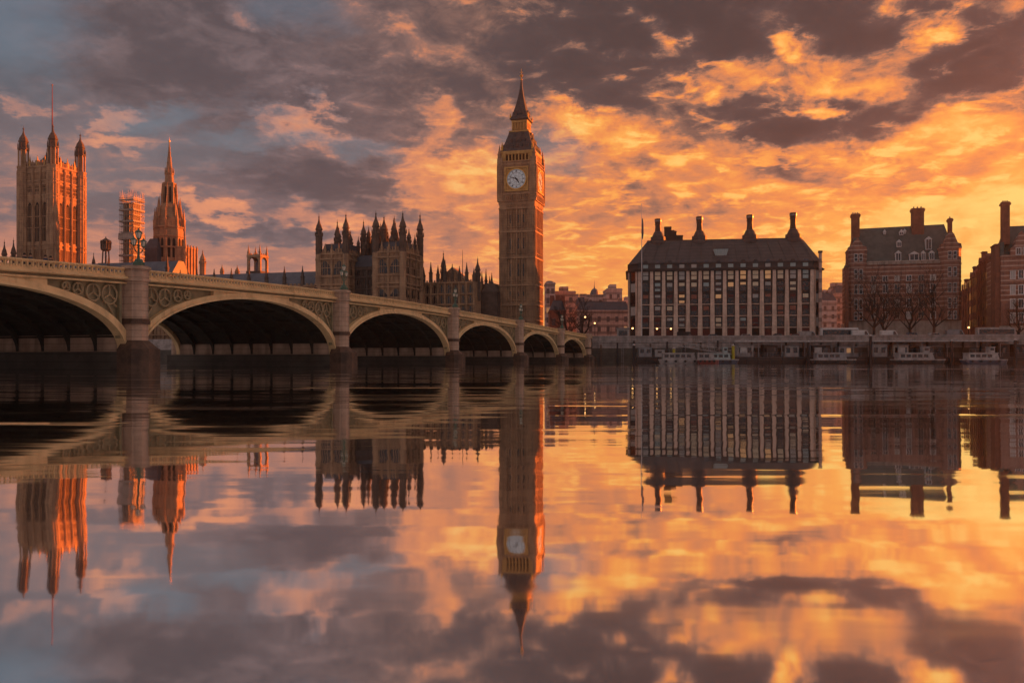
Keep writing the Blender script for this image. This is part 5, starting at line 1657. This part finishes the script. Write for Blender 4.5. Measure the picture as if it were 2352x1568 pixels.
# ------------------------------------------------------------------ floating pier and boats
def pontoon(px0, px1, Y, label, canopy=True, kiosk=None, group='floating pontoons of the passenger pier', wood='hull'):
    x0, x1 = X(px0, Y), X(px1, Y)
    t = thing('pontoon', label, 'pontoon', ((x0 + x1) / 2, Y, 0), R(-3), group)
    hw = (x1 - x0) / 2
    m = MB(); m.loft([[(-hw + .6, .4, -.6), (hw - .6, .4, -.6), (hw - .6, 7.6, -.6), (-hw + .6, 7.6, -.6)], [(-hw, 0, 1.0), (hw, 0, 1.0), (hw, 8, 1.0), (-hw, 8, 1.0)], [(-hw, 0, 1.9), (hw, 0, 1.9), (hw, 8, 1.9), (-hw, 8, 1.9)]])
    n = int(hw * 2 / 3)
    for i in range(n + 1): m.box(-hw + i * 2 * hw / n - .14, -hw + i * 2 * hw / n + .14, -.22, .02, .1, 1.85)
    m.build('hull', M[wood], t)
    m = MB(); m.box(-hw + .05, hw - .05, .05, 7.95, 1.9, 2.0); m.build('deck', M['deck'], t)
    m = MB()
    for i in range(n + 1):
        xx = -hw + .1 + i * (2 * hw - .2) / n
        m.tube((xx, .2, 2.0), (xx, .2, 3.05), .035, n=4)
    for z in (2.5, 3.05): m.tube((-hw + .1, .2, z), (hw - .1, .2, z), .035, n=4)
    m.build('railing', M['grey'], t)
    if canopy:
        m = MB(); m.box(-hw - .2, hw + .2, .2, 6.5, 6.3, 6.45); m.box(-hw - .25, hw + .25, .1, .2, 6.15, 6.6); m.build('canopy', M['offwhite'], t)
        for i in range(0, n + 1, 2):
            xx = -hw + .3 + i * (2 * hw - .6) / n
            m = MB(); m.tube((xx, 1.0, 2.0), (xx, 1.0, 6.3), .10); m.build('post', M['grey'], t)
    if kiosk:
        for (a, c, z1, mt) in kiosk:
            m = MB(); m.box(-hw + 2 * hw * a, -hw + 2 * hw * c, 2.2, 5.6, 2.0, z1); kb = m.build('cabin', M[mt], t)
            wd = 2 * hw * (c - a); k = max(1, int(wd / 1.7))
            for i in range(k):
                u = -hw + 2 * hw * a + wd * (i + .5) / k
                m = MB(); m.box(u - .55, u + .55, 2.12, 2.19, 3.1, min(z1 - .4, 4.6))
                m.build('window', M['lit_window'] if rnd.random() < .2 else M['window'], kb)
            m = MB(); m.box(-hw + 2 * hw * a - .15, -hw + 2 * hw * c + .15, 2.0, 5.75, z1, z1 + .12); m.build('cabin_roof', M['grey'], kb)
    return t


pontoon(1462, 1536, 244, 'short dark pontoon at the bridge end of the pier', False, [(.1, .5, 4.6, 'grey'), (.6, .9, 4.0, 'offwhite')])
pontoon(1690, 1852, 241, 'long pontoon with white canopy before the right bays of the office block', True, [(.05, .28, 5.2, 'offwhite'), (.42, .62, 5.4, 'bronze'), (.72, .92, 5.0, 'offwhite')])
pontoon(1862, 1990, 239, 'pontoon with white canopy left of the tree trunk pile', True, [(.08, .40, 5.2, 'bronze'), (.55, .9, 4.8, 'grey')])
pontoon(2008, 2180, 238, 'pontoon with white canopy below the wide bare tree', True, [(.02, .22, 5.4, 'offwhite'), (.3, .5, 5.2, 'portland'), (.65, .95, 4.8, 'bronze')])
pontoon(2192, 2330, 236, 'pontoon with white canopy below the mansion side wing', True, [(.78, .98, 5.5, 'black')])
pontoon(2334, 2440, 236, 'pontoon with dark cabin cut by the right edge', False, [(.05, .5, 5.4, 'black'), (.55, .9, 5.0, 'offwhite')])


def boat(px, Y, L, mat, top, label, seed=1, upper=True):
    r_ = random.Random(seed)
    t = thing('tour_boat', label, 'boat', (X(px, Y), Y, 0), R(-4), 'tour boats moored at the pier')
    h_ = L / 2; W_ = 4.4
    plan_ = lambda e, z: [(-h_ + .3 + e, -W_ / 2 + e, z), (h_ * .55, -W_ / 2 + e, z), (h_ * .85, -W_ * .3 + e, z), (h_ - e, 0, z + .0), (h_ * .85, W_ * .3 - e, z), (h_ * .55, W_ / 2 - e, z), (-h_ + .3 + e, W_ / 2 - e, z)]
    m = MB(); m.loft([plan_(.7, -.4), plan_(.2, .5), plan_(0, 1.25)]); m.build('hull', M[mat], t)
    m = MB(); m.loft([plan_(-.04, 1.05), plan_(-.06, 1.3)]); m.build('gunwale', M['offwhite'], t)
    m = MB(); m.loft([[(-h_ * .82, -1.8, 1.25), (h_ * .5, -1.8, 1.25), (h_ * .5, 1.8, 1.25), (-h_ * .82, 1.8, 1.25)], [(-h_ * .82, -1.7, 2.9), (h_ * .42, -1.7, 2.9), (h_ * .42, 1.7, 2.9), (-h_ * .82, 1.7, 2.9)]])
    cb = m.build('cabin', M[top], t)
    m = MB(); n = int(L * .6 / 1.5)
    for i in range(n):
        xx = -h_ * .76 + i * 1.5
        if xx + 1.1 < h_ * .42: m.box(xx, xx + 1.1, -1.83, -1.77, 1.8, 2.55)
    m.build('window', M['window'], cb)
    m = MB(); m.box(-h_ * .84, h_ * .46, -1.95, 1.95, 2.9, 3.05); rfb = m.build('roof', M['offwhite'], t)
    if upper:
        m = MB(); m.box(h_ * .12, h_ * .34, -1.2, 1.2, 3.05, 4.5); m.box(h_ * .10, h_ * .38, -1.35, 1.35, 4.5, 4.62); m.build('wheelhouse', M[top], t)
        m = MB(); m.box(h_ * .15, h_ * .31, -1.24, -1.21, 3.6, 4.3); m.build('pane', M['window'], rfb)
    m = MB(); m.tube((h_ * .1, 0, 3.0), (h_ * .1, 0, 6.2), .06, .03); m.build('mast', M['grey'], t)
    m = MB()
    for i in range(int(L / 1.6)):
        xx = -h_ * .8 + i * 1.6
        if xx < h_ * .1: m.tube((xx, -1.85, 3.05), (xx, -1.85, 3.95), .03, n=4)
    m.tube((-h_ * .8, -1.85, 3.95), (h_ * .1, -1.85, 3.95), .03, n=4)
    m.build('railing', M['grey'], t)
    for i in range(4):
        m = MB(); xx = -h_ * .7 + i * h_ * .38
        m.lathe(0, 0, [(-.14, .16), (-.14, .34), (.14, .34), (.14, .16)], 10); m.v = [(x + xx, z - W_ / 2 - .12, y + .75) for x, y, z in m.v]; m.build('tyre_fender', M['black'], t)


boat(1568, 236, 13.5, 'boat_paint', 'boat_paint', 'long low pale boat before the left bays of the office block', 1, False)
boat(1655, 238, 10, 'navy', 'blind_teal', 'blue hulled boat left of the long canopied pontoon', 2)
boat(1625, 233, 6.5, 'red', 'boat_paint', 'small red hulled boat in front of the blue hulled boat', 3, False)
boat(2262, 231, 12, 'navy', 'offwhite', 'white topped navy boat below the mansion side wing', 4)
boat(2110, 231, 14, 'hull', 'boat_paint', 'black hulled boat with dull pale cabin below the wide bare tree', 5)
boat(1915, 233, 12, 'hull', 'grey', 'black hulled boat with grey cabin below the coach', 6, False)

# things standing about on the pier
CR = random.Random(5)
for px, Y, kind, lab in ((1708, 241.4, 'sign_board', 'blank pale sign board at the left end of the long canopied pontoon'), (1770, 241.2, 'sign_board', 'blank dark sign board amid the long canopied pontoon'),
                         (1880, 239.4, 'sign_board', 'blank pale sign board on the pontoon under the coach'), (1972, 239.4, 'sign_board', 'blank dark sign board on the pontoon under the white vans'),
                         (2072, 238.4, 'sign_board', 'blank pale sign board in the middle of the pontoon below the trees'), (2240, 236.4, 'sign_board', 'blank dark sign board on the pontoon below the mansion wing')):
    t = thing(kind, lab, 'sign', (X(px, Y), Y, 2.0), R(-3), 'notice boards on the pier')
    m = MB(); w_ = CR.uniform(.6, 1.1); m.box(-w_, w_, .3, .4, 1.0, 2.6); m.build('panel', M['offwhite'] if 'pale' in lab else M['bronze'], t)
    for e in (-.8, .8):
        m = MB(); m.box(w_ * e - .05, w_ * e + .05, .42, .5, 0, 2.7); m.build('leg', M['grey'], t)


def waiting(px, Y, coat, lab, face, seed):
    t = thing('person', lab, 'person', (X(px, Y), Y, 2.0), face, 'people waiting on the pier')
    V = [(0, 0, .95), (0, 0, 1.15), (0, 0, 1.36), (0, 0, 1.48), (.01, 0, 1.58), (.01, 0, 1.68)]
    Rr = [.15, .14, .17, .06, .095, .07]
    Ed = [(0, 1), (1, 2), (2, 3), (3, 4), (4, 5)]
    for sg in (-1, 1):
        o = len(V)
        V += [(0, .10 * sg, .86), (.03, .11 * sg, .48), (0, .12 * sg, .07), (.13, .13 * sg, .04)]; Rr += [.095, .065, .048, .04]
        Ed += [(0, o), (o, o + 1), (o + 1, o + 2), (o + 2, o + 3)]
        o = len(V)
        V += [(0, .19 * sg, 1.38), (-.03, .25 * sg, 1.12), (.08, .22 * sg, .90), (.12, .20 * sg, .82)]; Rr += [.068, .052, .038, .036]
        Ed += [(2, o), (o, o + 1), (o + 1, o + 2), (o + 2, o + 3)]
    me = bpy.data.meshes.new('body'); me.from_pydata(V, Ed, [])
    ob = bpy.data.objects.new('body', me); C.objects.link(ob); ob.parent = t
    md = ob.modifiers.new('skin', 'SKIN')
    for k, v in enumerate(me.skin_vertices[0].data):
        v.radius = (Rr[k], Rr[k]); v.use_root = (k == 0)
    md.use_smooth_shade = True
    ob.modifiers.new('subsurf', 'SUBSURF').render_levels = 1
    me.materials.append(clothes('waiting_clothes', coat, (.04, .04, .05)))
    m = MB(); m.lathe(-.005, 0, [(1.60, .105), (1.68, .108), (1.74, .085), (1.775, .03)], 10); m.build('hair', M['bark'], t, True)


waiting(1725, 241.6, (.05, .05, .06), 'person in a dark coat waiting left on the long canopied pontoon', 1.0, 1)
waiting(1733, 242.2, (.14, .06, .05), 'person in a maroon jacket beside the waiting dark coat', 2.2, 2)
waiting(1798, 241.8, (.16, .15, .14), 'person in a light grey coat at the right half of the long pontoon', -1.0, 3)
waiting(1936, 239.8, (.04, .05, .08), 'person in navy waiting on the pontoon under the coach', 1.4, 4)
waiting(2050, 238.8, (.12, .10, .06), 'person in a tan coat waiting below the single straight tree trunk', .4, 5)
waiting(2160, 238.8, (.03, .03, .03), 'person in black waiting at the right end of the pontoon below the trees', 2.6, 6)

# mooring piles and the gangway
for px, Y, top_, mt, lab in ((1456, 243, 5.2, 'black', 'thick dark mooring pile near the bridge end'), (1548, 241, 4.2, 'yellow', 'short yellow mooring pile left of the pale boat'),
                             (1684, 239, 5.0, 'yellow', 'yellow mooring pile at the left end of the long canopied pontoon'), (1857, 238, 6.0, 'black', 'dark mooring pile between the first two canopied pontoons'),
                             (2000, 236, 7.6, 'black', 'tall dark mooring pile below the single straight trunk'), (2186, 235, 6.2, 'black', 'dark mooring pile below the street gap'), (2332, 234, 6.4, 'black', 'dark mooring pile near the right edge')):
    t = thing('mooring_pile', lab, 'pile', (X(px, Y), Y, 0), 0, 'mooring piles of the pier')
    m = MB(); m.lathe(0, 0, [(-1, .42), (top_, .40)], 10); m.build('post', M[mt], t)
    m = MB(); m.lathe(0, 0, [(top_, .46), (top_ + .18, .46), (top_ + .5, .05)], 10); m.build('cap', M['offwhite'], t)
gw = thing('gangway', 'sloping white truss gangway from embankment to pontoon below the office block', 'gangway', (X(1660, 246), 246, 0), R(-6))
m = MB(); a, c = Vector((-13, 0, 5.2)), Vector((5, -2, 2.2))
m.tube(a, c, .12); m.tube(a + Vector((0, 1.6, 0)), c + Vector((0, 1.6, 0)), .12); m.tube(a + Vector((0, 0, 1.2)), c + Vector((0, 0, 1.2)), .08)
for i in range(13):
    p0 = a + (c - a) * i / 12
    m.tube(p0, p0 + Vector((0, 0, 1.2)), .05, n=4); m.tube(p0, p0 + Vector((0, 1.6, 0)), .05, n=4)
    if i < 12: m.tube(p0, a + (c - a) * (i + 1) / 12 + Vector((0, 0, 1.2)), .05, n=4)
m.build('truss', M['offwhite'], gw)
m = MB(); m.loft([[tuple(a + Vector((0, .1, .05))), tuple(a + Vector((0, 1.5, .05))), tuple(a + Vector((0, 1.5, .12))), tuple(a + Vector((0, .1, .12)))], [tuple(c + Vector((0, .1, .05))), tuple(c + Vector((0, 1.5, .05))), tuple(c + Vector((0, 1.5, .12))), tuple(c + Vector((0, .1, .12)))]]); m.build('walkway', M['deck'], gw)

# ------------------------------------------------------------------ evening haze over the river
hz = MB(); hz.box(-660, 660, -75, 660, -2.5, 140)
hm = bpy.data.materials.new('evening_haze')
hm.use_nodes = True
hm.node_tree.nodes.clear()
ho = hm.node_tree.nodes.new('ShaderNodeOutputMaterial')
hv_ = hm.node_tree.nodes.new('ShaderNodeVolumePrincipled')
hv_.inputs['Color'].default_value = (.80, .80, .82, 1)
hv_.inputs['Density'].default_value = .0001
hv_.inputs['Anisotropy'].default_value = .62
hm.node_tree.links.new(hv_.outputs[0], ho.inputs['Volume'])
hz.build('haze', hm, None, kind='stuff')
